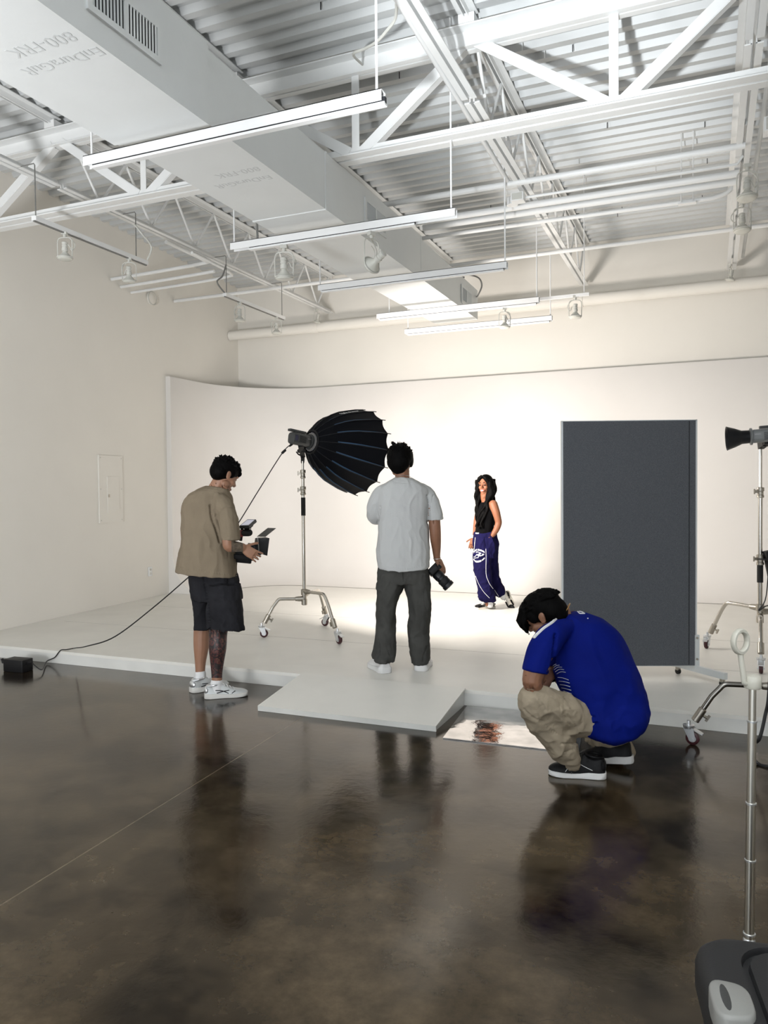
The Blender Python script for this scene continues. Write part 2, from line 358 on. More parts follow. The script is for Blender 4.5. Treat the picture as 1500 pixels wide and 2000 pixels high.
# curved white backdrop: cove profile swept along the left wing, round the corner and along the back
def cyclorama():
    path = []
    YB, XW, RC = 10.30, -6.615, 1.25
    x0 = wx(8.45) + 0.075
    for k in range(5):
        y = 8.45 + (YB - RC - 8.45) * k / 4; path.append((V((x0 + (XW - x0) * k / 4, y, 0)), V((1, 0, 0))))
    for k in range(1, 13):
        a = PI / 2 * k / 12
        path.append((V((XW + RC - RC * math.cos(a), YB - RC + RC * math.sin(a), 0)), V((math.cos(a), -math.sin(a), 0))))
    for k in range(1, 9): path.append((V((XW + RC + (4.5 - XW - RC) * k / 8, YB, 0)), V((0, -1, 0))))
    R = 0.5; z0 = H_STAGE + 0.001; prof = [(R + 0.02, z0)]
    for k in range(13):
        a = PI / 2 * k / 12; prof.append((R - R * math.sin(a), z0 + R - R * math.cos(a)))
    prof += [(0, 1.2), (0, 2.0), (0, 3.0), (-0.012, 3.015), (-0.085, 3.015), (-0.085, 1.5), (-0.085, z0)]
    rings = []
    for p, nrm in path: rings.append([p + nrm * d + UP * z for d, z in prof])
    mb = MB().rings(rings, True, True)
    return mb.build('wall_cyclorama', M['cyc'], angle=50)
struct(cyclorama(), 'curved white cyclorama wall with rounded corner and floor cove')

# corrugated roof deck
def deck():
    prof = []; y = -4.0; P = 0.1665; zb, zt = DECK_Z, DECK_Z + 0.045
    y0 = 5.70 - 60 * P
    while y0 < 10.44:
        prof += [(y0, zb), (y0 + 0.055, zb), (y0 + 0.076, zt), (y0 + 0.145, zt)]; y0 += P
    prof = [p for p in prof if -4.2 < p[0] < 10.43]
    ring = lambda x: [V((x, a, z)) for a, z in prof] + [V((x, prof[-1][0], zt + 0.05)), V((x, prof[0][0], zt + 0.05))]
    return MB().rings([ring(-6.95), ring(4.7)]).build('ceiling', M['deck'], angle=25)
struct(deck())

# ------------------------------------------------------------------ stage, ramp, metal sheet
st = thing('stage_platform', (-1.2, Y_STAGE, 0), 'low white studio stage spread in front of the curved backdrop wall', 'stage')
mb = MB().prism([(wx(Y_STAGE) + .004, Y_STAGE, H_STAGE - .024), (4.5, Y_STAGE, H_STAGE - .024), (4.5, 10.41, H_STAGE - .024), (wx(10.41) + .004, 10.41, H_STAGE - .024)], (0, 0, .024))
mb.build('stage_top', M['stage'], st)
MB().box(((4.5 + wx(5.03)) / 2 + .005, Y_STAGE + 0.012, 0.043), (4.5 - wx(5.03) - .02, 0.018, 0.084)).build('riser_board', M['riser'], st)
for y in (6.22, 7.44): MB().box((-0.95, y, H_STAGE + 0.0004), (10.7, 0.0035, 0.0008)).build('seam', mat('seam_shadow_gap', (0.42, 0.41, 0.38), 0.8), st)
X0, X1, Y0 = -2.765, -1.515, 4.386
rp = thing('ramp', (-2.14, 4.7, 0), 'white painted wedge ramp leading up to the stage', 'ramp')
pro = [(Y0, 0.0), (Y0 - 0.006, 0.022), (Y0, 0.028), (Y_STAGE - 0.001, H_STAGE + 0.003), (Y_STAGE - 0.001, 0.0)]
MB().prism([(X0, y, z) for y, z in [(Y0, 0.026), (Y_STAGE - .002, H_STAGE + .001), (Y_STAGE - .002, H_STAGE + .012), (Y0 - .004, 0.036)]], (X1 - X0, 0, 0)).build('ramp_top', M['stage'], rp)
MB().prism([(X0 + .01, y, z) for y, z in [(Y0 + .012, 0.0), (Y_STAGE - .004, 0.0), (Y_STAGE - .004, H_STAGE), (Y0 + .012, 0.026)]], (X1 - X0 - .02, 0, 0)).build('ramp_body', M['riser'], rp)
MB().prism([(X0, y, z) for y, z in [(Y0 - .002, 0.001), (Y0 + .012, 0.001), (Y0 + .012, 0.027), (Y0 - .004, 0.035)]], (X1 - X0, 0, 0)).build('nosing', M['riser'], rp)
sh = MB(); n = 14
poly = [V((-1.50, 4.985, 0.001)), V((-0.72, 4.985, 0.001)), V((-0.66, 4.30, 0.001)), V((-1.436, 4.276, 0.001))]
tag(MB().prism(poly, (0, 0, 0.006)).build('metal_sheet', M['sheet']), 'scuffed shiny metal sheet lying on the floor beside the ramp', 'metal sheet')

# ------------------------------------------------------------------ roof steel
XJ = [-5.18, -3.35, -1.50, 0.24, 2.05, 3.85]
GY = 5.15
g = thing('roof_truss', (-1.2, GY, 3.86), 'deep white roof truss crossing the room under the joists', 'truss')
mb = MB()
for s in (-1, 1):
    mb.box((-1.1, GY + s * 0.012, 4.505), (11.3, 0.010, 0.125)); mb.box((-1.1, GY + s * 0.055, 4.562), (11.3, 0.085, 0.010))
    mb.box((-1.1, GY + s * 0.03, 4.446), (11.3, 0.045, 0.008))
mb.build('top_chord', M['steel'], g)
mb = MB()
for s in (-1, 1): mb.box((-1.1, GY + s * 0.012, 3.895), (11.3, 0.010, 0.075)); mb.box((-1.1, GY + s * 0.05, 3.86), (11.3, 0.075, 0.010))
mb.build('bottom_chord', M['steel'], g)
def angle_bar(p, q, wd=0.07):
    m = MB(); p, q = V(p), V(q); d = (q - p).normalized(); y = V((0, 1, 0)); x = d.cross(y).normalized()
    m.box((p + q) / 2, (wd, (q - p).length, 0.008), x, d, y); m.box((p + q) / 2 + x * (wd / 2) + y * 0.03, (0.008, (q - p).length, 0.06), x, d, y); return m
for i in range(len(XJ) - 1):
    xm = (XJ[i] + XJ[i + 1]) / 2 + (0.07 if i else 0)
    angle_bar((XJ[i] + 0.05, GY - 0.02, 4.47), (xm - 0.05, GY - 0.02, 3.90)).build('web_member', M['steel'], g)
    angle_bar((XJ[i + 1] - 0.05, GY - 0.02, 4.47), (xm + 0.06, GY - 0.02, 3.90)).build('web_member', M['steel'], g)
    angle_bar((xm, GY - 0.01, 3.90), (xm, GY - 0.01, 4.47), 0.055).build('web_member', M['steel'], g)
angle_bar((XJ[0] - 0.05, GY - 0.02, 4.47), (-6.1, GY - 0.02, 3.90)).build('web_member', M['steel'], g)
JL = ['white roof joist nearest the left wall', 'white roof joist running above the square duct', 'white roof joist right of the duct, under the bright patch',
      'white roof joist at the right edge carrying two bulb lamps', 'white roof joist', 'white roof joist']
for i, x in enumerate(XJ[:4]):
    j = thing('roof_joist', (x, 7.7, 4.1), JL[i], 'joist', 'roof joists')
    for (ya, yb) in ((-3.9, GY - 0.03), (GY + 0.03, 10.38)):
        mb = MB()
        for s in (-1, 1):
            mb.box((x + s * 0.038, (ya + yb) / 2, 4.655), (0.055, yb - ya, 0.008)); mb.box((x + s * 0.015, (ya + yb) / 2, 4.63), (0.008, yb - ya, 0.05))
        mb.build('top_chord', M['steel'], j)
        mb = MB(); a2 = ya if ya > 0 else ya; b2 = min(yb, 10.33)
        for s in (-1, 1): mb.box((x + s * 0.032, (a2 + b2) / 2, 4.10), (0.042, b2 - a2, 0.008)); mb.box((x + s * 0.014, (a2 + b2) / 2, 4.12), (0.008, b2 - a2, 0.045))
        mb.build('bottom_chord', M['steel'], j)
        if ya < 0: continue
        n = int((yb - ya) / 0.37); pts = [V((x, ya + 0.1 + (yb - ya - 0.2) * k / n, 4.61 if k % 2 == 0 else 4.13)) for k in range(n + 1)]
        mb = MB()
        for a, b in zip(pts, pts[1:]): mb.cyl(a, b, 0.0125, seg=8)
        mb.build('web', M['steel'], j)
    MB().box((x, GY, 4.60), (0.11, 0.2, 0.06)).build('joist_seat', M['steel'], j)

# ------------------------------------------------------------------ square duct
DX0, DX1, DZ0, DZ1, DYA, DYB = -3.10, -2.505, 3.45, 3.85, -1.0, 8.95
du = thing('air_duct', ((DX0 + DX1) / 2, 5, DZ0), 'large square white air duct running the length of the ceiling', 'duct')
mb = MB()
def sect(y, i=0.0): return [V((DX0 - i, y, DZ0 - i)), V((DX1 + i, y, DZ0 - i)), V((DX1 + i, y, DZ1 + i)), V((DX0 - i, y, DZ1 + i))]
mb.rings([sect(DYA, 0.02), sect(3.52, 0.02), sect(3.53, 0.0), sect(4.93), sect(6.9), sect(6.91, -0.012), sect(DYB, -0.03)])
bm_duct = mb.build('duct_body', M['duct'], du, angle=20)
for y, i in ((3.535, 0.012), (4.95, 0.006), (6.92, 0.002)):
    m2 = MB(); m2.rings([sect(y - 0.018, i - 0.008), sect(y - 0.012, i), sect(y + 0.012, i), sect(y + 0.018, i - 0.008)]); m2.build('duct_seam', M['duct'], du, angle=20)
for (y0, y1, z0, z1) in ((2.67, 3.10, 3.575, 3.71), (5.64, 6.02, 3.60, 3.74), (8.28, 8.62, 3.56, 3.70)):
    xf = DX1 + (0.02 if y0 < 3 else (0.0 if y0 < 7 else -0.02)); fr = MB(); t = 0.03
    fr.box((xf + .006, (y0 + y1) / 2, z1 + t / 2), (.012, y1 - y0 + 2 * t, t)); fr.box((xf + .006, (y0 + y1) / 2, z0 - t / 2), (.012, y1 - y0 + 2 * t, t))
    fr.box((xf + .006, y0 - t / 2, (z0 + z1) / 2), (.012, t, z1 - z0)); fr.box((xf + .006, y1 + t / 2, (z0 + z1) / 2), (.012, t, z1 - z0)); ym = (y0 + y1) / 2
    fr.box((xf + .006, ym, (z0 + z1) / 2), (.012, 0.02, z1 - z0))
    f = fr.build('grille', M['duct'], du)
    MB().box((xf + .002, ym, (z0 + z1) / 2), (.003, y1 - y0, z1 - z0)).build('grille_dark_plate', M['dark'], f)  # near-black plate stands in for the shade inside the duct
    bl = MB(); k = int((y1 - y0) / 0.021)
    for q in range(k):
        yy = y0 + 0.010 + q * (y1 - y0 - .02) / (k - 1); a = 0.9 if yy > ym else 0.25
        bl.box((xf + .007, yy, (z0 + z1) / 2), (.008, .0028 if yy < ym else .011, z1 - z0), V((math.cos(a), math.sin(a), 0)), V((-math.sin(a), math.cos(a), 0)))
    bl.build('grille_blades', M['duct'], f)
def duct_text(s, size, x, y): return text_mb(s, size, (x, y, DZ0 - 0.0213), (-1, 0, 0), (0, 1, 0), 0.0005)
duct_text('800-FRK', 0.105, -2.53, 2.58).build('stencil_lettering', M['ink'], du, smooth=False); duct_text('EnDuraGuR', 0.095, -2.50, 2.72).build('stencil_lettering', M['ink'], du, smooth=False)
def dt2(s, size, x, y): return text_mb(s, size, (x, y, DZ0 - 0.0007), (-1, 0, 0), (0, 1, 0), 0.0004)
dt2('800-FRK', 0.09, -2.56, 4.13).build('stencil_lettering', M['ink'], du, smooth=False); dt2('EnDuraGuR', 0.085, -2.56, 4.27).build('stencil_lettering', M['ink'], du, smooth=False)

# ------------------------------------------------------------------ hanging light rails along x
def rail_x(y, x0, x1, rods, label, full=True, low=(0.03, 0.03)):
    t = thing('light_rail', ((x0 + x1) / 2, y, 3.35), label, 'light rail', 'hanging light rails')
    z = 3.35; mb = MB()
    mb.box(((x0 + x1) / 2, y - 0.026, z + 0.008), (x1 - x0, 0.004, 0.056)); mb.box(((x0 + x1) / 2, y + 0.026, z + 0.008), (x1 - x0, 0.004, 0.056)); mb.box(((x0 + x1) / 2, y, z + 0.034), (x1 - x0, 0.056, 0.004))
    mb.build('housing', M['fixture'], t)
    a, b = x0 + low[0], x1 - low[1]
    MB().box(((a + b) / 2, y, z - 0.012), (b - a, 0.02, 0.030)).build('rail_dark_strip', M['dark'], t)  # near-black strip paints the shaded gap between housing and rail
    MB().box(((a + b) / 2, y, z - 0.030), (b - a, 0.036, 0.014)).build('rail', M['fixture'], t)
    for (x, zt) in rods: MB().cyl((x, y, z + 0.03), (x, y, zt), 0.0065, seg=8).build('hanger_rod', M['fixture'], t)
    return t
rail_x(3.50, -3.31, -1.455, [(-3.27, 4.68), (-1.49, 4.68)], 'white hanging light rail nearest the camera, crossing under the duct grille', low=(0.05, -0.012))
rail_x(5.14, -3.42, -1.605, [(-3.40, 4.08), (-1.64, 4.68)], 'white hanging light rail carrying two bulb lamps under the duct', low=(0.16, 0.30))
rail_x(6.50, -3.37, -1.58, [(-3.36, 4.08), (-1.60, 4.68)], 'white hanging light rail just beyond the one with two bulb lamps')
rail_x(7.81, -3.34, -1.575, [(-1.60, 4.08), (-3.2, 4.08)], 'white hanging light rail under the far grille of the duct')
rail_x(8.69, -3.355, -1.61, [(-1.63, 4.08), (-3.32, 4.08)], 'farthest white hanging light rail, below the end of the duct')
rb = thing('conduit', (-1.2, 8.1, 3.4), 'thin white bar hanging beyond the far rails with one bulb lamp', 'conduit')
MB().bar((-1.68, 8.12, 3.44), (-1.13, 8.12, 3.44), 0.03, 0.03).build('bar', M['fixture'], rb)
MB().cyl((-1.18, 8.12, 3.44), (-1.18, 8.12, 4.68), 0.005, seg=6).build('hanger_rod', M['fixture'], rb)
def rail_y(x, z, y0, y1, rods, label):
    t = thing('light_rail', (x, (y0 + y1) / 2, z), label, 'light rail', 'hanging light rails')
    MB().box((x, (y0 + y1) / 2, z), (0.05, y1 - y0, 0.035)).build('housing', M['fixture'], t)
    MB().box((x, (y0 + y1) / 2, z - 0.022), (0.018, y1 - y0, 0.010)).build('rail_dark_strip', M['greycable'], t)
    for y, zt in rods: MB().tube([(x, y, z), (x, y, 4.085), (x - .01, y, 4.10), (x - 0.19, y, 4.10)], 0.005, 6).build('hanger_rod', M['greycable'], t)
    return t
XL1 = -4.98
rail_y(XL1, 3.66, 4.68, 6.02, [(4.70, 3.86), (5.88, 4.1)], 'white light rail with two bulb lamps high beside the left wall')
rail_y(XL1, 3.66, 7.32, 8.62, [(7.36, 4.08), (8.58, 4.08)], 'white light rail with two bulb lamps near the back left corner')

# ------------------------------------------------------------------ pipes and conduits
def pipe(name, label, pts, r, cat='pipe', m='steel', parts=()):
    o = MB().tube(pts, r, 14).build(name, M[m]); return tag(o, label, cat)
pb = thing('drain_pipe', (-1.2, 10.16, 3.87), 'thick white pipe running level along the back wall', 'pipe')
MB().cyl((wx(10.16) + .012, 10.16, 3.87), (4.5, 10.16, 3.87), 0.074, seg=24).build('pipe_run', M['wall'], pb)
for x in (-5.35, -1.55, 0.9): MB().cyl((x - 0.06, 10.16, 3.87), (x + 0.06, 10.16, 3.87), 0.081, seg=24).build('coupling', M['wall'], pb)
pipe('strut_channel', 'flat white bracing channel tying the joists together nearest the truss', [(-3.3, 6.64, 4.09), (0.25, 6.64, 4.09)], 0.026, 'bracing')
pipe('thin_conduit', 'thin white conduit leaving the junction box on the joist', [(-1.5, 6.87, 4.04), (0.2, 6.87, 4.04), (0.24, 6.87, 4.10)], 0.012, 'conduit')
pipe('sprinkler_pipe', 'fat white pipe, nearer of two side by side under the deck', [(-2.75, 7.12, 4.06), (0.22, 7.12, 4.06)], 0.030)
pipe('sprinkler_pipe', 'fat white pipe, farther of two side by side under the deck', [(-2.62, 7.30, 4.06), (0.22, 7.30, 4.06)], 0.030)
pipe('sprinkler_pipe', 'slim white pipe that bends up to the right-hand joist', smoothpts([(-2.86, 7.56, 4.05), (-1.5, 7.57, 4.05), (-0.2, 7.59, 4.05), (0.06, 7.60, 4.06), (0.18, 7.60, 4.12), (0.22, 7.58, 4.3)], 5), 0.020)
pipe('sprinkler_pipe', 'slim white pipe crossing the whole room close to the back wall', [(wx(8.66) + 0.02, 8.66, 4.06), (4.4, 8.60, 4.06)], 0.022)
pipe('conduit', 'upper of three white conduits from the left wall to the joist', smoothpts([(wx(7.35) + .02, 7.35, 4.02), (-6.0, 7.35, 4.03), (-5.3, 7.35, 4.05), (-5.2, 7.25, 4.05), (-5.2, 6.6, 4.06)], 4), 0.020, 'conduit')
pipe('conduit', 'middle of three white conduits from the left wall to the joist', smoothpts([(wx(7.5) + .02, 7.52, 3.97), (-6.0, 7.52, 3.98), (-5.25, 7.52, 4.0)], 4), 0.018, 'conduit')
pipe('conduit', 'lowest of three white conduits from the left wall to the joist', smoothpts([(wx(7.7) + .02, 7.72, 3.95), (-5.9, 7.72, 3.96), (-5.25, 7.72, 3.98), (-5.1, 7.6, 3.99), (-5.1, 6.9, 4.02)], 4), 0.016, 'conduit')
pipe('conduit', 'slim round conduit slung beside the joist under the bright ceiling patch', [(-1.575, 2.6, 4.17), (-1.60, 5.2, 4.15), (-1.605, 6.7, 4.11)], 0.02, 'conduit')
pipe('conduit', 'white conduit running along the right edge joist', [(0.36, 3.0, 4.2), (0.36, 10.2, 4.2)], 0.018, 'conduit')
jb = thing('junction_box', (-1.56, 6.86, 4.0), 'small white junction box clamped to the joist', 'junction box')
MB().box((-1.56, 6.83, 4.03), (0.11, 0.10, 0.07)).build('box_body', M['fixture'], jb); MB().box((-1.56, 6.775, 4.03), (0.09, 0.006, 0.055)).build('cover_plate', M['lampwhite'], jb)
MB().cyl((-1.63, 6.9, 4.0), (-1.63, 6.9, 4.06), 0.05).build('ceiling_cap', M['fixture'], jb)
jb = thing('junction_box', (0.42, 6.3, 4.05), 'larger white junction box at the right edge joist', 'junction box')
MB().box((0.42, 6.3, 4.06), (0.13, 0.12, 0.10)).build('box_body', M['fixture'], jb); MB().box((0.42, 6.236, 4.06), (0.1, 0.006, 0.08)).build('cover_plate', M['lampwhite'], jb)
for pts, lab in (([(-3.40, 5.14, 3.92), (-3.36, 5.16, 3.80), (-3.22, 5.15, 3.62), (-3.19, 5.14, 3.39)], 'grey flexible cable feeding the rail with two bulb lamps'),
                 ([(-4.98, 5.86, 3.98), (-4.93, 5.9, 3.9), (-4.9, 6.0, 3.8), (-4.95, 6.0, 3.68)], 'pale flexible cable feeding the rail beside the left wall'),
                 ([(-4.98, 7.36, 4.0), (-4.99, 7.3, 3.86), (-5.02, 7.24, 3.78), (-4.98, 7.34, 3.67)], 'grey flexible cable feeding the rail near the corner'),
                 ([(-2.535, 8.40, 3.84), tuple(at(893, 541, 8.80)), tuple(at(915, 537, 8.82)), tuple(at(935, 543, 8.86)), tuple(at(941, 558, 8.9)), tuple(at(934, 576, 8.92)), (-2.53, 8.90, 3.74)], 'grey flexible cable looping beyond the end of the duct'),
                 ([(-1.60, 4.05, 4.16), tuple(at(772, 36, 4.42)), tuple(at(757, 58, 4.5)), tuple(at(735, 82, 4.6)), tuple(at(712, 95, 4.75)), tuple(at(690, 106, 4.95)), (-2.29, 5.12, 4.50)], 'white flexible cable draped over the truss beside the joist')):
    tag(rope(pts, 0.009).build('flexible_cable', M['greycable' if 'grey' in lab else 'lampwhite']), lab, 'cable')
random.seed(3)
for k in range(26):
    x = [-1.2, -0.9, -0.5, -0.1, -2.0, -2.3][k % 6] + random.uniform(-.1, .1); y = 4.3 + 0.1665 * random.randrange(0, 32)
    if y < 5.35 and y > 4.9: y += 0.5
    tag(MB().box((x, y, 4.655), (0.006, 0.006, 0.05)).build('hanger_tab', M['dark' if k % 2 else 'steel']), 'small metal hanger tab poking down from a flute of the roof deck', 'hanger tab', 'deck hanger tabs')

# ------------------------------------------------------------------ bulb lamps
def bulb_lamp(label, pos, yaw_=0.0, tilt=0.0, s=1.0, loop=1):
    """clip, bent wire yoke, ribbed socket, flared reflector bulb and cord; hangs from pos"""
    pos = V(pos); t = thing('bulb_lamp', pos, label, 'lamp', 'bulb lamps on the rails')
    R = Matrix.Translation(pos) @ Matrix.Rotation(yaw_, 4, 'Z') @ Matrix.Scale(s, 4)
    def fin(mb, name, m, par=t): return mb.xform(R).build(name, M[m], par)
    mb = MB().box((0, 0, -0.012), (0.045, 0.032, 0.024)).cyl((0, 0, -0.02), (0, 0, -0.045), 0.013); fin(mb, 'rail_clip', 'lampwhite')
    yk = smoothpts([(-0.062, 0, -0.215), (-0.064, 0, -0.10), (-0.056, 0, -0.062), (-0.03, 0, -0.048), (0.03, 0, -0.048), (0.056, 0, -0.062), (0.064, 0, -0.10), (0.062, 0, -0.215)], 4)
    fin(MB().tube([V(p) for p in yk], 0.0042, 8), 'yoke', 'lampwhite')
    T = Matrix.Translation((0, 0, -0.215)) @ Matrix.Rotation(tilt, 4, 'X') @ Matrix.Translation((0, 0, 0.215))
    so = MB().lathe((0, 0, -0.085), (0, 0, -1), [(0, 0.018), (0.004, 0.024), (0.02, 0.024), (0.022, 0.021), (0.028, 0.021), (0.03, 0.024), (0.04, 0.024), (0.042, 0.021), (0.048, 0.021), (0.05, 0.025), (0.075, 0.025), (0.078, 0.019)], 18)
    fin(so.xform(T), 'socket', 'lampwhite')
    bu = MB().lathe((0, 0, -0.16), (0, 0, -1), [(0, 0.018), (0.012, 0.021), (0.03, 0.036), (0.05, 0.054), (0.058, 0.060), (0.066, 0.060), (0.072, 0.054), (0.075, 0.03), (0.0755, 0.003)], 24)
    fin(bu.xform(T), 'reflector_bulb', 'lens')
    rg = MB().torus((0, 0, -0.215), (0, 0, 1), 0.061, 0.005); fin(rg.xform(T), 'ring_clip', 'lampwhite')
    c = smoothpts([(0.0, 0.02, -0.03), (loop * 0.05, 0.03, -0.06), (loop * 0.075, 0.03, -0.11), (loop * 0.05, 0.02, -0.15), (loop * 0.03, 0.01, -0.11), (0.0, 0, -0.09)], 4)
    fin(MB().tube([V(p) for p in c], 0.004, 6), 'cord', 'lampwhite'); return t
bulb_lamp('bulb lamp pointing down at the far left, high beside the left wall', (XL1, 5.0, 3.648), 0.3)
bulb_lamp('bulb lamp at the far end of the rail beside the left wall', (XL1, 5.78, 3.648), 0.5, 0.12, 1.0, -1)
bulb_lamp('bulb lamp at the near end of the rail in the back left corner', (XL1, 7.62, 3.648), 0.2, 0, 1.0, -1)
bulb_lamp('bulb lamp hanging in front of the thick pipe near the corner', (XL1, 8.44, 3.648), 0.6, 0, 0.95, -1)
bulb_lamp('bulb lamp pointing down left of the duct on the second hanging rail', (-2.96, 5.14, 3.315), 0.25, 0.1, 1.12)
bulb_lamp('bulb lamp swivelled sideways under the duct, showing its open reflector', (-2.24, 5.14, 3.315), 1.15, 1.15, 1.10)
bulb_lamp('bulb lamp hanging from the rail under the far grille', (-1.93, 7.81, 3.315), 0.4, 0, 0.9)
bulb_lamp('bulb lamp on the thin bar in front of the thick pipe', (-1.27, 8.12, 3.44), 0.2, 0, 1.0, -1)
bulb_lamp('upper of the two large bulb lamps at the right edge', (0.28, 7.05, 4.099), 0.2, -0.1, 1.25)
bulb_lamp('lower of the two large bulb lamps at the right edge', (0.275, 7.95, 4.099), 0.2, -0.1, 1.2, -1)
bulb_lamp('tiny far bulb lamp above the thick pipe at the end of the right edge joist', (0.22, 10.0, 4.08), 1.3, 0.2, 0.85)
bulb_lamp('tiny far bulb lamp above the thick pipe at the end of the left joist', (XJ[0] - 0.02, 9.95, 4.08), 1.2, 0.3, 0.85)
wv = thing('round_cap', (wx(8.15) + 0.01, 8.15, 3.98), 'small round white cap high on the left wall', 'wall cap')
MB().lathe((wx(8.15) + 0.001, 8.15, 3.98), WX, [(0, 0.085), (0.02, 0.085), (0.028, 0.075), (0.03, 0.002)], 28).build('cap_disc', M['wall'], wv)
MB().torus((wx(8.15) + 0.025, 8.15, 3.98), WX, 0.083, 0.008, 28, 8).build('cap_rim', M['lampwhite'], wv)

# ------------------------------------------------------------------ on the left wall
def on_wall(y, z, out=0.0): return V((wx(y), y, z)) + WX * out
ep = thing('breaker_panel', on_wall(7.28, 1.5), 'flush white breaker panel cover on the left wall', 'breaker panel')
MB().box(on_wall(7.28, 1.51, 0.008), (0.016, 0.43, 0.80), WX, WY).build('cover', M['wall'], ep)
dr = MB().box(on_wall(7.31, 1.44, 0.019), (0.010, 0.215, 0.44), WX, WY).build('door', M['wall'], ep)
MB().box(on_wall(7.225, 1.43, 0.026), (0.008, 0.022, 0.035), WX, WY).build('latch', M['castmetal'], dr)
for dy in (-.19, .19):
    for dz in (-.37, .0, .37): MB().cyl(on_wall(7.28 + dy, 1.51 + dz, 0.014), on_wall(7.28 + dy, 1.51 + dz, 0.019), 0.007, seg=10).build('screw', M['lampwhite'], ep)
ol = thing('wall_outlet', on_wall(8.03, 0.44), 'white wall outlet low on the left wall', 'outlet')
MB().rbox(on_wall(8.03, 0.445, 0.008), (0.075, 0.12, 0.013), 0.008, WY, UP, WX).build('face_plate', M['fixture'], ol)
MB().rbox(on_wall(8.03, 0.47, 0.016), (0.035, 0.028, 0.004), 0.008, WY, UP, WX).build('socket', M['lampwhite'], ol)
MB().rbox(on_wall(8.03, 0.42, 0.016), (0.035, 0.028, 0.004), 0.008, WY, UP, WX).build('socket', M['lampwhite'], ol)

hb = thing('pipe_hanger', (-0.19, 7.56, 4.06), 'small white wire bracket hanging around the slim pipe under the deck', 'hanger')
MB().tube([(-0.24, 7.56, 4.66), (-0.24, 7.56, 4.03), (-0.14, 7.56, 4.03), (-0.14, 7.56, 4.66)], 0.005, 6).build('wire_loop', M['steel'], hb)
MB().box((-0.19, 7.56, 4.022), (0.15, 0.06, 0.012)).build('saddle_plate', M['fixture'], hb)
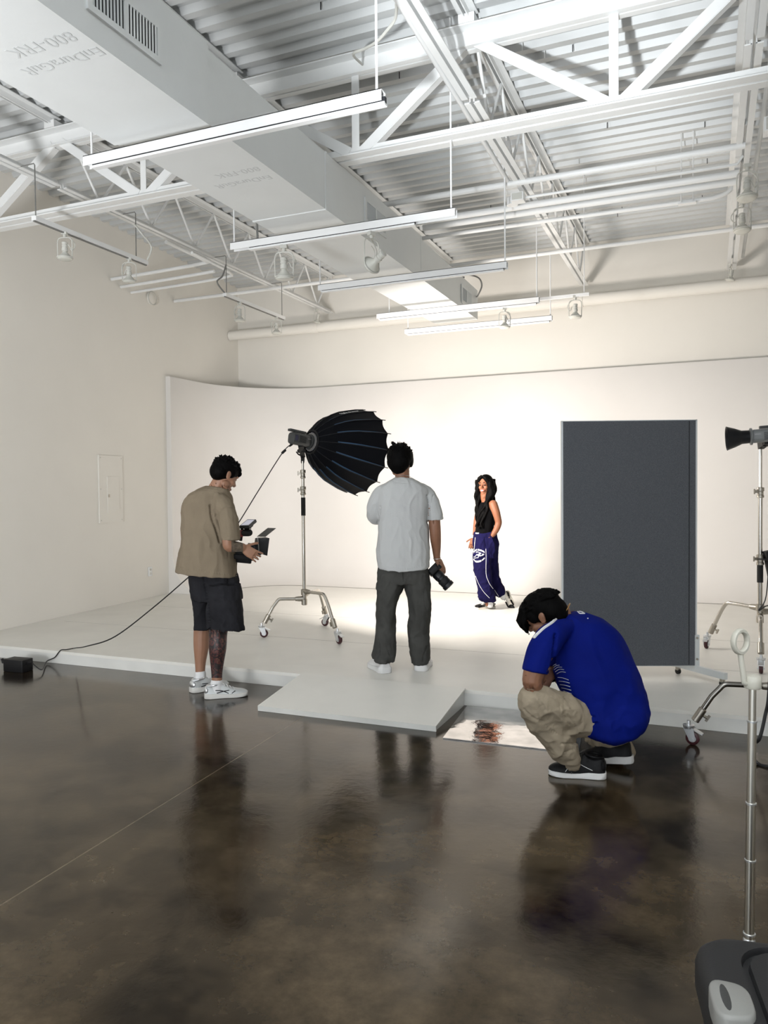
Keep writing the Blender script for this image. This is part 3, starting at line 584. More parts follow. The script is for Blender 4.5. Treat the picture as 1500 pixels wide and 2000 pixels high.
# ------------------------------------------------------------------ rolling light stands
def cstand(name, base, label, cat, sections, legs, metal='chrome', grip=None, foot_r=0.48, hub=0.40):
    """base on the floor; sections: [(z0,z1,radius)], legs: [(angle, height, radius)] angle from camera right"""
    base = V(base); t = thing(name, base, label, cat, 'rolling light stands')
    for z0, z1, r in sections: MB().cyl(base + UP * z0, base + UP * z1, r, seg=20).build('column', M[metal], t)
    for (z0, z1, r), (z2, z3, r2) in zip(sections, sections[1:]):
        c = base + UP * z1; kn = MB().lathe(c - UP * 0.05, UP, [(0, r + .004), (0.004, r + .010), (0.02, r + .010), (0.024, r + .006), (0.05, r + .006), (0.054, r + .011), (0.08, r + .011), (0.084, r2 + .003)], 20)
        kn.box(c + RH * -(r + 0.018), (0.028, 0.018, 0.022), RH, FH, UP).cyl(c - RH * (r + 0.03) - UP * .02, c - RH * (r + 0.03) + UP * .02, 0.006, seg=8)
        kn.build('collar', M['castmetal'], t)
    if grip: MB().cyl(base + UP * grip[0], base + UP * grip[1], grip[2], seg=20).build('grip_sleeve', M['rubber'], t)
    for ang, h, R in legs:
        d = RH * math.cos(ang) + FH * math.sin(ang); s = d.cross(UP); p0 = base + UP * h
        pts = [p0 + d * 0.03, p0 + d * 0.10 + UP * .001, p0 + d * (R * 0.50) + UP * 0.004, p0 + d * (R * 0.60), p0 + d * (R * 0.665) - UP * 0.03, p0 + d * (R * 0.74) - UP * (h - 0.13) * 0.32, p0 + d * (R * 0.93) - UP * (h - 0.135)]
        q = [tuple(p) for p in pts]; path = [V(p) for p in (q[:2] + smoothpts(q[1:6], 6)[1:] + q[6:])]
        lg = MB().tube(path, 0.0155, 14).build('leg', M[metal], t)
        MB().lathe(p0 + d * 0.0, d, [(0.01, 0.026), (0.05, 0.024), (0.085, 0.020)], 16).build('leg_socket', M['castmetal'], lg)
        e = path[-1]; td = (path[-1] - path[-2]).normalized()
        sk = MB().lathe(e - td * 0.085, td, [(0, 0.0175), (0.005, 0.0225), (0.085, 0.0225), (0.088, 0.016)], 16)
        hb = e - td * 0.05; sd = (td.cross(s)).normalized(); sd = sd if sd.dot(d) < 0 else -sd
        sk.cyl(hb, hb + sd * 0.05, 0.008, seg=10); sk.bar(hb + sd * 0.05 - td * .02, hb + sd * 0.05 + td * .02, 0.012, 0.010, s); sk.build('foot_clamp', M['castmetal'], lg)
        # swivel caster with brake tab
        cdir = (RH * math.cos(ang * 1.7 + 0.6) + FH * math.sin(ang * 1.7 + 0.6)) if ang > 0 else d; cs = cdir.cross(UP)
        top = base + d * R + UP * 0.105; axle = base + d * R + cdir * 0.022 + UP * 0.038
        fk = MB().lathe(top + UP * .0, UP, [(-0.012, 0.030), (0.0, 0.032), (0.006, 0.032), (0.008, 0.012), (0.03, 0.010)], 18)
        for sg in (-1, 1):
            o = cs * (sg * 0.020); pr = [top + o - cdir * .026 - UP * .008, top + o + cdir * .030 - UP * .008, axle + o + cdir * .018 + UP * .010, axle + o + cdir * .014 - UP * .014, axle + o - cdir * .012 - UP * .012]
            fk.prism(pr, cs * (0.0028 * sg))
        fk.prism([top + cdir * .03 - cs * .018 - UP * .012, top + cdir * .078 - cs * .018 - UP * .034, top + cdir * .078 + cs * .018 - UP * .034, top + cdir * .03 + cs * .018 - UP * .012], UP * -0.006)
        fk.cyl(axle - cs * .026, axle + cs * .026, 0.006, seg=10); fk.build('caster_fork', M['zinc'], lg)
        wh = MB().lathe(axle - cs * 0.014, cs, [(0, 0.026), (0.001, 0.033), (0.005, 0.0375), (0.023, 0.0375), (0.027, 0.033), (0.028, 0.026)], 24)
        wh.build('caster_wheel', M['wheel'], lg)
        MB().lathe(axle - cs * 0.0155, cs, [(0, 0.008), (0.0005, 0.021), (0.0305, 0.021), (0.031, 0.008)], 18).build('wheel_hub', M['zinc'], lg)
    MB().lathe(base, UP, [(hub - 0.115, 0.02), (hub - 0.11, 0.027), (hub - 0.06, 0.027), (hub - 0.055, 0.022), (hub - 0.02, 0.022), (hub - 0.018, 0.031), (hub + 0.03, 0.031), (hub + 0.036, 0.022)], 20).build('leg_hub', M['castmetal'], t)
    return t
SD = 7.12
b1 = at(581, 0, SD); b1 = V((b1.x, b1.y, H_STAGE))
def zpix(py, D): return CAM_H - (py - 957 - 0.0) * D / FOC
z1 = lambda py: zpix(py + 2, SD) - H_STAGE
cstand('light_stand', b1, 'chrome rolling stand under the black softbox, standing on the stage', 'light stand',
       [(0.30, z1(950), 0.0165), (z1(950), z1(917), 0.0145), (z1(917), z1(893), 0.0105)],
       [(math.radians(193), 0.345, 0.40), (math.radians(-51), 0.415, 0.53), (math.radians(70.5), 0.385, 0.52)], grip=(z1(1001), z1(965), 0.021), hub=0.40)

# ------------------------------------------------------------------ softbox
ax = SB_AXIS; sx = ax.cross(UP).normalized(); sy = sx.cross(ax).normalized()
sb = thing('softbox', SB_HUB, 'big round black softbox with blue rib stripes', 'softbox')
NR = 16
prof = [(0.0, 0.095), (0.03, 0.135), (0.07, 0.180), (0.13, 0.235), (0.21, 0.290), (0.30, 0.334), (0.40, 0.365), (0.50, 0.395), (0.60, 0.415)]
def sp(a, h, r): return SB_HUB + ax * h + sx * (math.cos(a) * r) + sy * (math.sin(a) * r)
def rprof(h):
    for (h0, r0), (h1, r1) in zip(prof, prof[1:]):
        if h <= h1: return r0 + (r1 - r0) * (h - h0) / (h1 - h0)
    return prof[-1][1]
def skin_ring(h, r, off=0.0):
    out = []
    for k in range(NR * 6):
        u = (k % 6) / 6.0; sag = 0.03 * math.sin(PI * u); a = 2 * PI * k / (NR * 6)
        hh = h - (0.022 * math.sin(PI * u) if h > 0.59 else 0)
        out.append(sp(a, hh, r * (1 - sag) + off))
    return out
fine = [(h, rprof(h)) for h in [0.0, 0.015, 0.03, 0.05, 0.07, 0.1, 0.13, 0.17, 0.21, 0.255, 0.30, 0.35, 0.40, 0.45, 0.50, 0.55, 0.60]]
mb = MB(); mb.rings([skin_ring(h, r) for h, r in fine] + [skin_ring(h, r, -0.006) for h, r in reversed(fine)], False, False)
mb.build('shell', M['sb_black'], sb, angle=60)
front = MB(); fr_ = [sp(2 * PI * k / 64, 0.555, 0.392) for k in range(64)]; front.rings([[p for p in fr_], [p + ax * 0.004 for p in fr_]]); front.build('front_diffuser', M['sb_white'], sb)
for k in range(NR):
    a = 2 * PI * k / NR
    pts = [sp(a, h, rprof(h) + 0.003) for h, r in fine] + [sp(a, 0.632, 0.422)]
    rb_ = MB().tube(pts, 0.0042, 6).build('rib', M['blackmetal'], sb)
    # blue stripe sewn along every rib, black towards the hub
    hs = [0.13 + (0.56 - 0.13) * q / 10 for q in range(11)]; st_ = MB(); rings = []
    for q, h in enumerate(hs):
        wd = 0.055 * (1 - q / 13.0); r = rprof(h)
        rings.append([sp(a + wd * 0.2, h, r * 0.998 + 0.0035), sp(a + wd, h, r * (1 - 0.03 * math.sin(PI * min(1, wd / (2 * PI / NR)))) + 0.004), sp(a + wd, h, r * 0.985 - .004), sp(a + wd * .2, h, r * 0.99 - 0.004)])
    st_.rings(rings); st_.build('blue_stripe', M['sb_blue'], rb_)
def sb_word(txt, a0, h0, size, flip=1):
    # lettering follows the gore: reading direction along the rib
    r = rprof(h0 + 0.08); o = sp(a0, h0, rprof(h0) * 0.962 + 0.012); e = sp(a0, h0 + 0.2, rprof(h0 + .2) * 0.962 + 0.012)
    X = (e - o).normalized(); rad = (sp(a0, 0, 1) - SB_HUB).normalized(); Y = rad.cross(X).normalized() * flip
    if flip < 0: pass
    return text_mb(txt, size, o, X, Y, 0.001)
ang_top = None
for k in range(NR):
    a = 2 * PI * (k + 0.5) / NR
    n = (sx * math.cos(a) + sy * math.sin(a))
    if ang_top is None or (n.dot(UP) - 0.4 * n.dot(FH)) > ang_top[0]: ang_top = (n.dot(UP) - 0.4 * n.dot(FH), a)
SB_WORD_A = ang_top[1]
sb_word('Light Dome', SB_WORD_A - 0.06, 0.26, 0.045).build('lettering', M['print'], sb, smooth=False)
MB().lathe(SB_HUB - ax * 0.012, ax, [(0, 0.066), (0.004, 0.078), (0.02, 0.078), (0.024, 0.07)], 32).build('speed_ring', M['ring'], sb)
MB().torus(SB_HUB + ax * 0.004, ax, 0.105, 0.01, 32, 8).build('hub_ring', M['black'], sb)

# ------------------------------------------------------------------ video lamps on the stands
def video_lamp(name, tip, axd, L, R, label, m, stud, group='studio lamps'):
    """body whose front plate sits at tip; axd points to the front; stud is the stand top"""
    tip = V(tip); f = axd.normalized(); x = f.cross(UP).normalized(); z = x.cross(f).normalized()
    t = thing(name, tip, label, 'lamp', group)
    c = tip - f * (L / 2 + 0.012)
    bd = MB().rbox(c, (R * 1.7, R * 1.75, L), R * 0.55, x, z, f, n=5); bd.build('body', M[m], t)
    MB().lathe(tip - f * 0.012, f, [(-0.006, R * 0.9), (-0.004, R * 1.12), (0.008, R * 1.12), (0.012, R * 0.95)], 30).build('front_plate', M[m if m == 'cob2' else 'cob'], t)
    hd = MB(); top = c + z * (R * 0.93)
    hd.prism([top - f * (L * .62) + x * .022, top + f * (L * .25) + x * .022, top + f * (L * .25) - x * .022, top - f * (L * .62) - x * .022], z * 0.020)
    hd.build('top_handle', M['cob'], t)
    for sg in (-1, 1):
        s0 = c + x * (sg * R * 0.852)
        MB().rbox(s0 - f * (L * 0.36), (L * .16, R * 0.8, 0.003), 0.006, f, z, x).build('control_screen', M['screen_blue'], t)
        vb = MB()
        for q in range(6): vb.box(s0 + z * (R * (-.5 + .17 * q)) + f * (L * -0.02), (L * 0.36, 0.004, 0.004), f, z, x)
        vb.build('side_vent', M['black'], t)
        MB().box(s0 + f * (L * .34) + z * 0.012, (L * .18, 0.006, 0.002), f, z, x).build('printed_strip', M['ring'], t)
    st_ = V(stud); yk = MB(); jt = c - z * (R * 0.88) + f * 0.01
    yk.bar(jt + z * 0.01, st_ + UP * 0.055, 0.05, 0.045, f); yk.rbox(st_ + UP * 0.045, (0.055, 0.05, 0.09), 0.012, x, f.cross(x), UP); yk.cyl((jt + st_ + UP * .05) / 2 - x * .04, (jt + st_ + UP * .05) / 2 + x * .04, 0.019)
    yk.build('yoke_mount', M['black'], t)
    MB().tube([st_ + UP * .05 - f * .02, st_ + UP * .055 - f * .05, st_ + UP * .075 - f * .075], [.008, .007, .006], 8).build('locking_lever', M['black'], t)
    return t
st_top = V((b1.x, b1.y, H_STAGE + z1(893)))
lamp1 = video_lamp('studio_lamp', SB_HUB - ax * 0.012, ax, 0.205, 0.062, 'dark grey video lamp clipped behind the softbox', 'cob', st_top)
aj = SB_HUB - ax * 0.18 - UP * 0.055
text_mb('aputure', 0.020, SB_HUB - ax * 0.085 - sx * 0 + (-FH) * 0.056 + UP * 0.006, ax, sy, 0.0005).build('lettering', M['print'], lamp1, smooth=False)

# right-hand stand and lamp with dish reflector
RD = 5.95
b2 = at(1489, 0, RD); b2 = V((b2.x, b2.y, H_STAGE)); z2 = lambda py: zpix(py + 7 * 0 - 3, RD) - H_STAGE
cstand('light_stand', b2, 'chrome rolling stand at the right edge of the stage, beside the grey panel', 'light stand',
       [(0.30, z2(1100), 0.0185), (z2(1100), z2(966), 0.0165), (z2(966), z2(880), 0.012)],
       [(math.radians(117), 0.405, 0.50), (math.radians(-115), 0.34, 0.50), (math.radians(2), 0.375, 0.50)], grip=(z2(1147), z2(1097), 0.0225), hub=0.40)
L2 = at(1464, 853, RD - 0.02); f2 = (-RH * 0.95 + FH * 0.28 - UP * 0.06).normalized()
lamp2 = video_lamp('studio_lamp', L2, f2, 0.24, 0.058, 'light grey video lamp with black dish reflector at the right edge', 'cob2', V((b2.x, b2.y, H_STAGE + z2(890))))
rf = MB(); pr = [(0.0, 0.050), (0.055, 0.052), (0.06, 0.055), (0.10, 0.072), (0.15, 0.089), (0.158, 0.093), (0.160, 0.093)]
rf.lathe(L2 + f2 * 0.002, f2, pr + [(h - 0.0, r - 0.004) for h, r in reversed(pr[:-1])], 36, cap=False); rf.build('dish_reflector', M['blackmetal'], lamp2)
pw = MB().tube([V(p) for p in smoothpts([tuple(L2 - f2 * .24), tuple(L2 - f2 * .20 - UP * .09 - FH * .04), tuple(V((b2.x, b2.y, 1.55)) - FH * .05 + RH * .05), tuple(V((b2.x, b2.y, 1.1)) - FH * .04 + RH * .055), tuple(V((b2.x, b2.y, .62)) - FH * .04 + RH * .03), tuple(V((b2.x, b2.y, .50)) - FH * .04 - RH * .03), tuple(V((b2.x, b2.y, .53)) - FH * .05 + RH * .05), tuple(V((b2.x, b2.y, .30)) - FH * .06 + RH * .08), tuple(V((b2.x, b2.y, .117)) - FH * .2 + RH * .12), tuple(V((b2.x, b2.y, .117)) - FH * .30 - RH * .06), tuple(V((b2.x, b2.y, .117)) - FH * .36 + RH * .35)], 6)], 0.0045, 8)
tag(pw.build('power_cable', M['cable']), 'black power cable hanging down the stand at the right edge', 'cable')
bl = thing('power_supply', V((b2.x, b2.y, 0.8)) + RH * 0.07, 'black power supply box strapped to the stand at the right edge', 'power supply')
MB().rbox(V((b2.x, b2.y, 0.86)) + RH * 0.085 - FH * .03, (0.10, 0.07, 0.22), 0.012, (RH * .95 + UP * .2).normalized(), FH, (UP * .95 - RH * .2).normalized()).build('housing', M['black'], bl)
MB().torus(V((b2.x, b2.y, 0.9)) + RH * 0.04 - FH * .02, UP, 0.06, 0.006).build('strap', M['rubber'], bl)

# nearest rolling stand, mostly outside the picture
ft = onz(1345, 1453, 0.0); dirb = RH * 0.985 - FH * 0.17; b3 = V((ft.x, ft.y, 0)) + dirb.normalized() * 0.475
cstand('light_stand', b3, 'dark metal rolling stand reaching in over the stage edge at the right', 'light stand',
       [(0.28, 1.15, 0.0185), (1.15, 1.75, 0.016)], [(math.radians(180 - 9.8), 0.345, 0.475), (math.radians(-70), 0.34, 0.5), (math.radians(50), 0.40, 0.5)], metal='darkchrome', hub=0.39)
c0 = at(1502, 1350, 4.02)
pw = [b3 + UP * .98 - RH * .018, b3 + UP * .70 - RH * .035, c0, at(1495, 1395, 4.0), at(1484, 1440, 3.98), at(1470, 1480, 3.95)]
e0 = onz(1478, 1491, 0.006); pw = pw[:4] + [at(1482, 1445, 3.97), V((e0.x - .03, e0.y + .02, 0.10)), V((e0.x, e0.y, 0.012)), V((e0.x + .1, e0.y - .02, 0.007)), V((e0.x + .5, e0.y + .1, 0.007))]
tag(rope(pw, 0.0085).build('power_cable', M['cable']), 'thick black cable drooping to the brown floor behind the ring-topped pole', 'cable')

# lamp cable and its ballast on the floor
cb = onz(24, 1313, 0.0); bs = thing('ballast', cb, 'black ballast box on the floor by the stage edge at far left', 'ballast')
bx = V((cb.x, cb.y + .06, 0.0)); bd1 = V((0.98, 0.06, 0)).normalized(); bd2 = UP.cross(bd1)
MB().rbox(bx + UP * 0.051, (0.20, 0.12, 0.10), 0.008, bd1, bd2, UP).build('housing', M['black'], bs)
MB().cyl(bx + bd1 * 0.10 + UP * .07, bx + bd1 * 0.145 + UP * .075, 0.011).build('plug', M['black'], bs)
MB().tube([bx - bd1 * .1 + UP * .06, bx - bd1 * .16 + UP * .06, bx - bd1 * .17 - bd2 * .0 + UP * .09], 0.012, 8).build('handle', M['rubber'], bs)
k0 = SB_HUB - ax * 0.205 - UP * 0.045
cpts = [k0, at(552, 884, 7.02), at(505, 958, 6.75), at(466, 1021, 6.5), at(430, 1072, 6.3), at(372, 1124, 6.05), at(300, 1186, 5.85), at(225, 1243, 5.72), at(130, 1266, 5.65)]
pp = onz(126, 1271, H_STAGE + .006); cpts = cpts[:-1] + [at(170, 1262, 5.66), V((pp.x + .06, Y_STAGE + 0.07, H_STAGE + .022)), V((pp.x + .0, Y_STAGE + 0.03, H_STAGE + .012)), V((pp.x - .03, Y_STAGE + .004, H_STAGE + .012)), V((pp.x - .05, Y_STAGE - .010, H_STAGE - .01)), V((pp.x - .09, Y_STAGE - .016, 0.055)), V((pp.x - .16, Y_STAGE - .035, 0.02)), V((bx.x + .26, bx.y - .005, 0.03)), bx + bd1 * 0.145 + UP * .075]
lc = thing('lamp_cable', k0, 'long thin black cable running from the softbox lamp down to the ballast', 'cable')
rope(cpts, 0.0046).build('cord', M['cable'], lc)
dv = (V(cpts[1]) - k0).normalized()
MB().lathe(k0 - dv * .01, dv, [(0, .011), (.03, .012), (.05, .009), (.06, .006)], 12).build('connector', M['black'], lc)
MB().lathe(k0 + dv * 0.10, dv, [(0, .006), (.005, .012), (.05, .012), (.055, .006)], 12).build('ferrite_bead', M['black'], lc)

# ------------------------------------------------------------------ grey rolling partition panel
pr_ = V((-0.085, 5.80, 0)); pl_ = onz(1090, 1331, H_STAGE)
PD = (pr_ - EYE).dot(fwd)
A = at(1096, 820, PD + 0.02); B = at(1360, 822, PD); wv_ = V((B.x - A.x, B.y - A.y, 0)); PWD = wv_.length; wv_.normalize(); nv_ = wv_.cross(UP)
ZT = (A.z + B.z) / 2; ZB = at(1357, 1303, PD).z
pc = V(((A.x + B.x) / 2, (A.y + B.y) / 2, 0))
pn = thing('partition_panel', pc + UP * H_STAGE, 'tall grey felt partition panel on casters', 'panel')
MB().box(pc + UP * ((ZT + ZB) / 2), (PWD - 0.02, 0.034, ZT - ZB - .01), wv_, nv_, UP).build('felt_board', M['felt'], pn)
MB().box(pc + wv_ * (PWD / 2 - .055) + UP * ((ZT + ZB) / 2) + nv_ * .0178, (0.005, 0.003, ZT - ZB - .02), wv_, nv_, UP).build('fabric_seam', M['dark'], pn)
fr = MB()
for s in (-1, 1): fr.box(pc + wv_ * (s * (PWD / 2 - .004)) + UP * ((ZT + ZB) / 2), (0.012, 0.030, ZT - ZB), wv_, nv_, UP)
fr.box(pc + UP * (ZT - .004), (PWD, 0.030, 0.008), wv_, nv_, UP); fr.box(pc + UP * (ZB + .003), (PWD, 0.026, 0.006), wv_, nv_, UP)
fr.build('edge_frame', M['panel_edge'], pn)
fd = (onz(1399, 1341, H_STAGE) - onz(1325, 1320, H_STAGE)); fd.z = 0; flen = 0.46; fd.normalize()
for s in (1, -1):
    cpt = pc + wv_ * (s * (PWD / 2 + (0.002 if s > 0 else -0.002)))
    fo = MB(); fz = H_STAGE + 0.075
    fo.box(cpt + UP * fz + fd * 0.03, (flen, 0.030, 0.045), fd, fd.cross(UP), UP)
    fo.box(cpt + UP * (ZB + .10), (0.034, 0.034, 0.24), wv_, nv_, UP)
    f = fo.build('foot', M['panel_edge'], pn)
    for q in (0.05, 0.20): MB().cyl(cpt + UP * (ZB + q) - nv_ * .0, cpt + UP * (ZB + q) + nv_ * .022, 0.008, seg=10).build('bolt', M['castmetal'], f)
    for e in (-1, 1):
        ce = cpt + fd * (0.03 + e * (flen / 2 - .03)); s_ = fd.cross(UP)
        MB().lathe(ce + UP * (H_STAGE + .022) - s_ * .011, s_, [(0, .017), (.002, .021), (.020, .021), (.022, .017)], 18).build('caster_wheel', M['rubber'], f)
        MB().rbox(ce + UP * (H_STAGE + .041), (.028, .03, .024), .006, fd, s_, UP).build('caster_yoke', M['castmetal'], f)

# ------------------------------------------------------------------ ring-topped telescopic pole and case in front
pd_ = 2.44; pb_ = at(1463, 1850, pd_); pb_ = V((pb_.x, pb_.y, 0))
pt = thing('telescopic_pole', pb_, 'slim metal telescopic pole topped with a cream ring, standing behind the black case', 'pole')
ptop = at(1470, 1342, pd_); HT = ptop.z; lean = V((ptop.x - pb_.x, ptop.y - pb_.y, 0))
def pp_(z): return pb_ + lean * (z / HT) + UP * z
zz = [0.0, zpix(1826, pd_), zpix(1681, pd_), zpix(1570, pd_), zpix(1410, pd_), HT]; rr = [.0165, .0150, .0142, .0132, .0112]
zz = [max(0.0, z) for z in zz]; zz[1] = max(zz[1], 0.05)
for q in range(5):
    MB().cyl(pp_(zz[q]), pp_(zz[q + 1] + (0.0)), rr[q], seg=24).build('tube_section', M['alu'], pt)
    if q < 4: MB().lathe(pp_(zz[q + 1]) - UP * .006, UP, [(0, rr[q]), (.001, rr[q] + .0022), (.006, rr[q] + .0022), (.007, rr[q] - .001)], 24).build('tube_collar', M['zinc'], pt)
MB().lathe(pb_, UP, [(0, .015), (.003, .0185), (.03, .0185), (.035, .0165)], 24).build('rubber_tip', M['zinc'], pt)
hc = pp_(HT)
MB().lathe(hc - UP * .004, UP, [(0, .014), (.001, .0235), (.005, .0262), (.036, .0262), (.041, .0235), (.042, .01)], 28).build('end_cap', M['cream'], pt)
rg = MB(); rc = at(1446, 1253, pd_ - .01); rn = (FH * 0.93 - RH * 0.36).normalized(); rx = rn.cross(UP).normalized()
# flat ring with rounded section, then its stem bent into the cap
rings = []
for i in range(48):
    a = 2 * PI * i / 48; dd_ = (rx * (math.cos(a) * 0.90) + UP * (math.sin(a) * 1.12))
    rings.append([rc + dd_ * rad + rn * h for rad, h in ((.0245, -.006), (.0275, -.010), (.034, -.010), (.037, -.006), (.037, .006), (.034, .010), (.0275, .010), (.0245, .006))])
rg.rings(rings + [rings[0]], False, False)
s0 = rc - UP * 0.037; s1 = at(1453, 1326, pd_ - .01)
stem = smoothpts([tuple(s0), tuple(s0.lerp(s1, .5)), tuple(s1), tuple(s1 - UP * .010 + (hc - s1).normalized() * .006), tuple(hc + UP * .012)], 4)
rg.tube([V(p) for p in stem], 0.0085, 10, flat=1.0); rg.build('ring_handle', M['cream'], pt)

cs_z = 0.42; n0 = onz(1412, 1842, cs_z); cr = onz(1367, 1965, cs_z)
cX = (RH * 0.97 + FH * -0.24).normalized(); cY = UP.cross(cX)
co_ = onz(1348, 1814, cs_z)      # far left corner of the lid
cw, cl = 0.62, 0.56
cc = co_ + cX * (cw / 2) - cY * (cl / 2)
case = thing('storage_case', V((cc.x, cc.y, 0)), 'black plastic storage case with grey latches', 'case')
c0 = V((cc.x, cc.y, 0))
MB().rbox(c0 + UP * 0.165, (cw - .05, cl - .05, 0.33), 0.06, cX, cY, UP, n=8).build('case_body', M['case'], case)
ld = MB()
def rr_ring(hx, hy, r, z, n=8):
    out = []
    for (sx_, sy_, a0) in ((1, 1, 0), (-1, 1, PI / 2), (-1, -1, PI), (1, -1, 1.5 * PI)):
        for k in range(n + 1):
            a = a0 + PI / 2 * k / n; out.append(c0 + cX * (sx_ * (hx - r) + math.cos(a) * r) + cY * (sy_ * (hy - r) + math.sin(a) * r) + UP * z)
    return out
hx, hy = cw / 2, cl / 2
ld.rings([rr_ring(hx - .01, hy - .01, .07, .325), rr_ring(hx, hy, .08, .332), rr_ring(hx, hy, .08, .385), rr_ring(hx - .006, hy - .006, .078, .405), rr_ring(hx - .02, hy - .02, .07, .418), rr_ring(hx - .035, hy - .03, .065, cs_z),
          rr_ring(hx - .088, hy - .038, .085, cs_z), rr_ring(hx - .091, hy - .041, .083, .406), rr_ring(hx - .102, hy - .052, .075, .406), rr_ring(hx - .106, hy - .056, .07, .418), rr_ring(hx - .15, hy - .10, .05, .4185)])
ld.build('lid', M['case'], case, angle=50)
for s in (-1, 1):
    lc_ = c0 + cX * (s * (hx - 0.042)) + cY * (hy - 0.268) + UP * (cs_z + .001)
    lt = MB(); rings = []
    outl = []
    for k in range(28):
        a = 2 * PI * k / 28; e = 0.62
        ca, sa = math.cos(a), math.sin(a)
        outl.append((abs(ca) ** e * (1 if ca > 0 else -1), abs(sa) ** e * (1 if sa > 0 else -1)))
    for f_, z in ((1.0, -.05), (1.0, .006), (0.95, .012), (0.86, .0145), (0.2, .0145)):
        rings.append([lc_ + cX * (-s * ox * .040 * f_) + cY * (oy * .066 * f_ * (1 - 0.18 * (ox + 1) / 2)) + UP * z for ox, oy in outl])
    lt.rings(rings); l = lt.build('latch', M['latch'], case, angle=50)
    gr = MB(); q = lc_ + cX * (s * .012) + UP * .0135
    gr.ell(q, (.010, .048, .0022), cX, cY, UP); gr.build('finger_slot', M['cob'], l)
# ------------------------------------------------------------------ people: body-building helpers
class Fig:
    """works in the plane through a person's feet: picture position plus depth offset -> room position"""
    def __init__(s, px, py, z): s.B = onz(px, py, z); s.D = (s.B - EYE).dot(fwd); s.k = s.D / FOC; s.z0 = z
    def P(s, px, py, dd=0.0): return at(px, py, s.D + dd)
def limb(mb, F, pts, seg=14, n=5, flat=1.0, mi=0, cut=False):
    """pts (px,py,dd,r_px) -> smooth tapered tube with rounded ends"""
    P = smoothpts(pts, n); c = [F.P(*p[:3]) for p in P]; r = [max(0.003, p[3] * F.k) for p in P]
    d0 = (c[0] - c[1]).normalized(); d1 = (c[-1] - c[-2]).normalized()
    c = [c[0] + d0 * r[0] * .75, c[0] + d0 * r[0] * .45] + c; r = [r[0] * .45, r[0] * .85] + r
    if not cut: c += [c[-1] + d1 * r[-1] * .45, c[-1] + d1 * r[-1] * .75]; r += [r[-1] * .85, r[-1] * .45]
    return mb.tube(c, r, seg, True, mi, flat)
def loft(mb, F, rings, n=28, sub=4, sq=0.85, mi=0, fold=0.0, foldn=9, seed=0):
    """rings (px,py,dd,halfwidth_px,halfdepth_m[,slope]) stacked into a horizontal-section body"""
    R = smoothpts([tuple(r) + ((0.0,) if len(r) == 5 else ()) for r in rings], sub); out = []
    for q, (px, py, dd, hw, hd, sl) in enumerate(R):
        c = F.P(px, py, dd); ring = []
        for k in range(n):
            a = 2 * PI * k / n; ca, sa = math.cos(a), math.sin(a)
            ex = abs(ca) ** sq * (1 if ca > 0 else -1); ey = abs(sa) ** sq * (1 if sa > 0 else -1)
            ring.append(c + RH * (ex * hw * F.k) + FH * (ey * hd) - UP * (sl * ex * hw * F.k))
        out.append(ring)
    return mb.rings(out, True, True, mi)
def fuse(mb, voxel=0.005, smooth=4, fac=0.5):
    """several overlapping closed shells -> one continuous skin"""
    me = bpy.data.meshes.new('tmp'); me.from_pydata([tuple(p) for p in mb.v], [], mb.f)
    bm = bmesh.new(); bm.from_mesh(me); bmesh.ops.recalc_face_normals(bm, faces=bm.faces); bm.to_mesh(me); bm.free()
    o = bpy.data.objects.new('tmp', me); COL.objects.link(o)
    m = o.modifiers.new('r', 'REMESH'); m.mode = 'VOXEL'; m.voxel_size = voxel
    if smooth: s = o.modifiers.new('s', 'SMOOTH'); s.factor = fac; s.iterations = smooth
    e = bpy.data.meshes.new_from_object(o.evaluated_get(bpy.context.evaluated_depsgraph_get()))
    out = MB(); out.v = [v.co.copy() for v in e.vertices]; out.f = [tuple(p.vertices) for p in e.polygons]; out.mi = [0] * len(out.f)
    out.n = [v.normal.copy() for v in e.vertices]; out.recompute = lambda: None
    bpy.data.objects.remove(o); bpy.data.meshes.remove(me); bpy.data.meshes.remove(e); return out
def folds(mb, amp, freq, stretch=(1, 1, 1), seed=0, ridge=True, mask=None):
    """cloth folds: push vertices along their normals"""
    for i, p in enumerate(mb.v):
        q = V((p.x * stretch[0], p.y * stretch[1], p.z * stretch[2])) * freq + V((seed * 7.3, seed * 3.1, seed))
        h = noise.noise(q) + 0.5 * noise.noise(q * 2.1)
        if ridge: h = 0.45 - min(1.0, abs(h) * 2.2)
        a = amp * (mask(p) if mask else 1.0)
        mb.v[i] = p + mb.n[i] * (h * a)
    return mb
def crease(mb, F, pts, width_px, depth, dd=0.0):
    """pinch a line of cloth inwards along picture points (sleeve seam, hem, pocket edge), near side only"""
    P = smoothpts(pts, 6)
    for i, p in enumerate(mb.v):
        if mb.n[i].dot(fwd) > 0.25: continue
        d = p - EYE; w_ = d.dot(fwd); x = CX + FOC * d.dot(rgt) / w_; y = CY - FOC * d.dot(upv) / w_
        best = min((x - a[0]) ** 2 + (y - a[1]) ** 2 for a in P) ** .5
        if best < width_px: mb.v[i] = p - mb.n[i] * (depth * (0.5 + 0.5 * math.cos(PI * best / width_px)))
    return mb
def paint(mb, fn):
    for i, f in enumerate(mb.f):
        c = V((0, 0, 0))
        for k in f: c += mb.v[k]
        c /= len(f); d = c - EYE; w_ = d.dot(fwd)
        mb.mi[i] = fn(CX + FOC * d.dot(rgt) / w_, CY - FOC * d.dot(upv) / w_, c)
    return mb
from mathutils.bvhtree import BVHTree
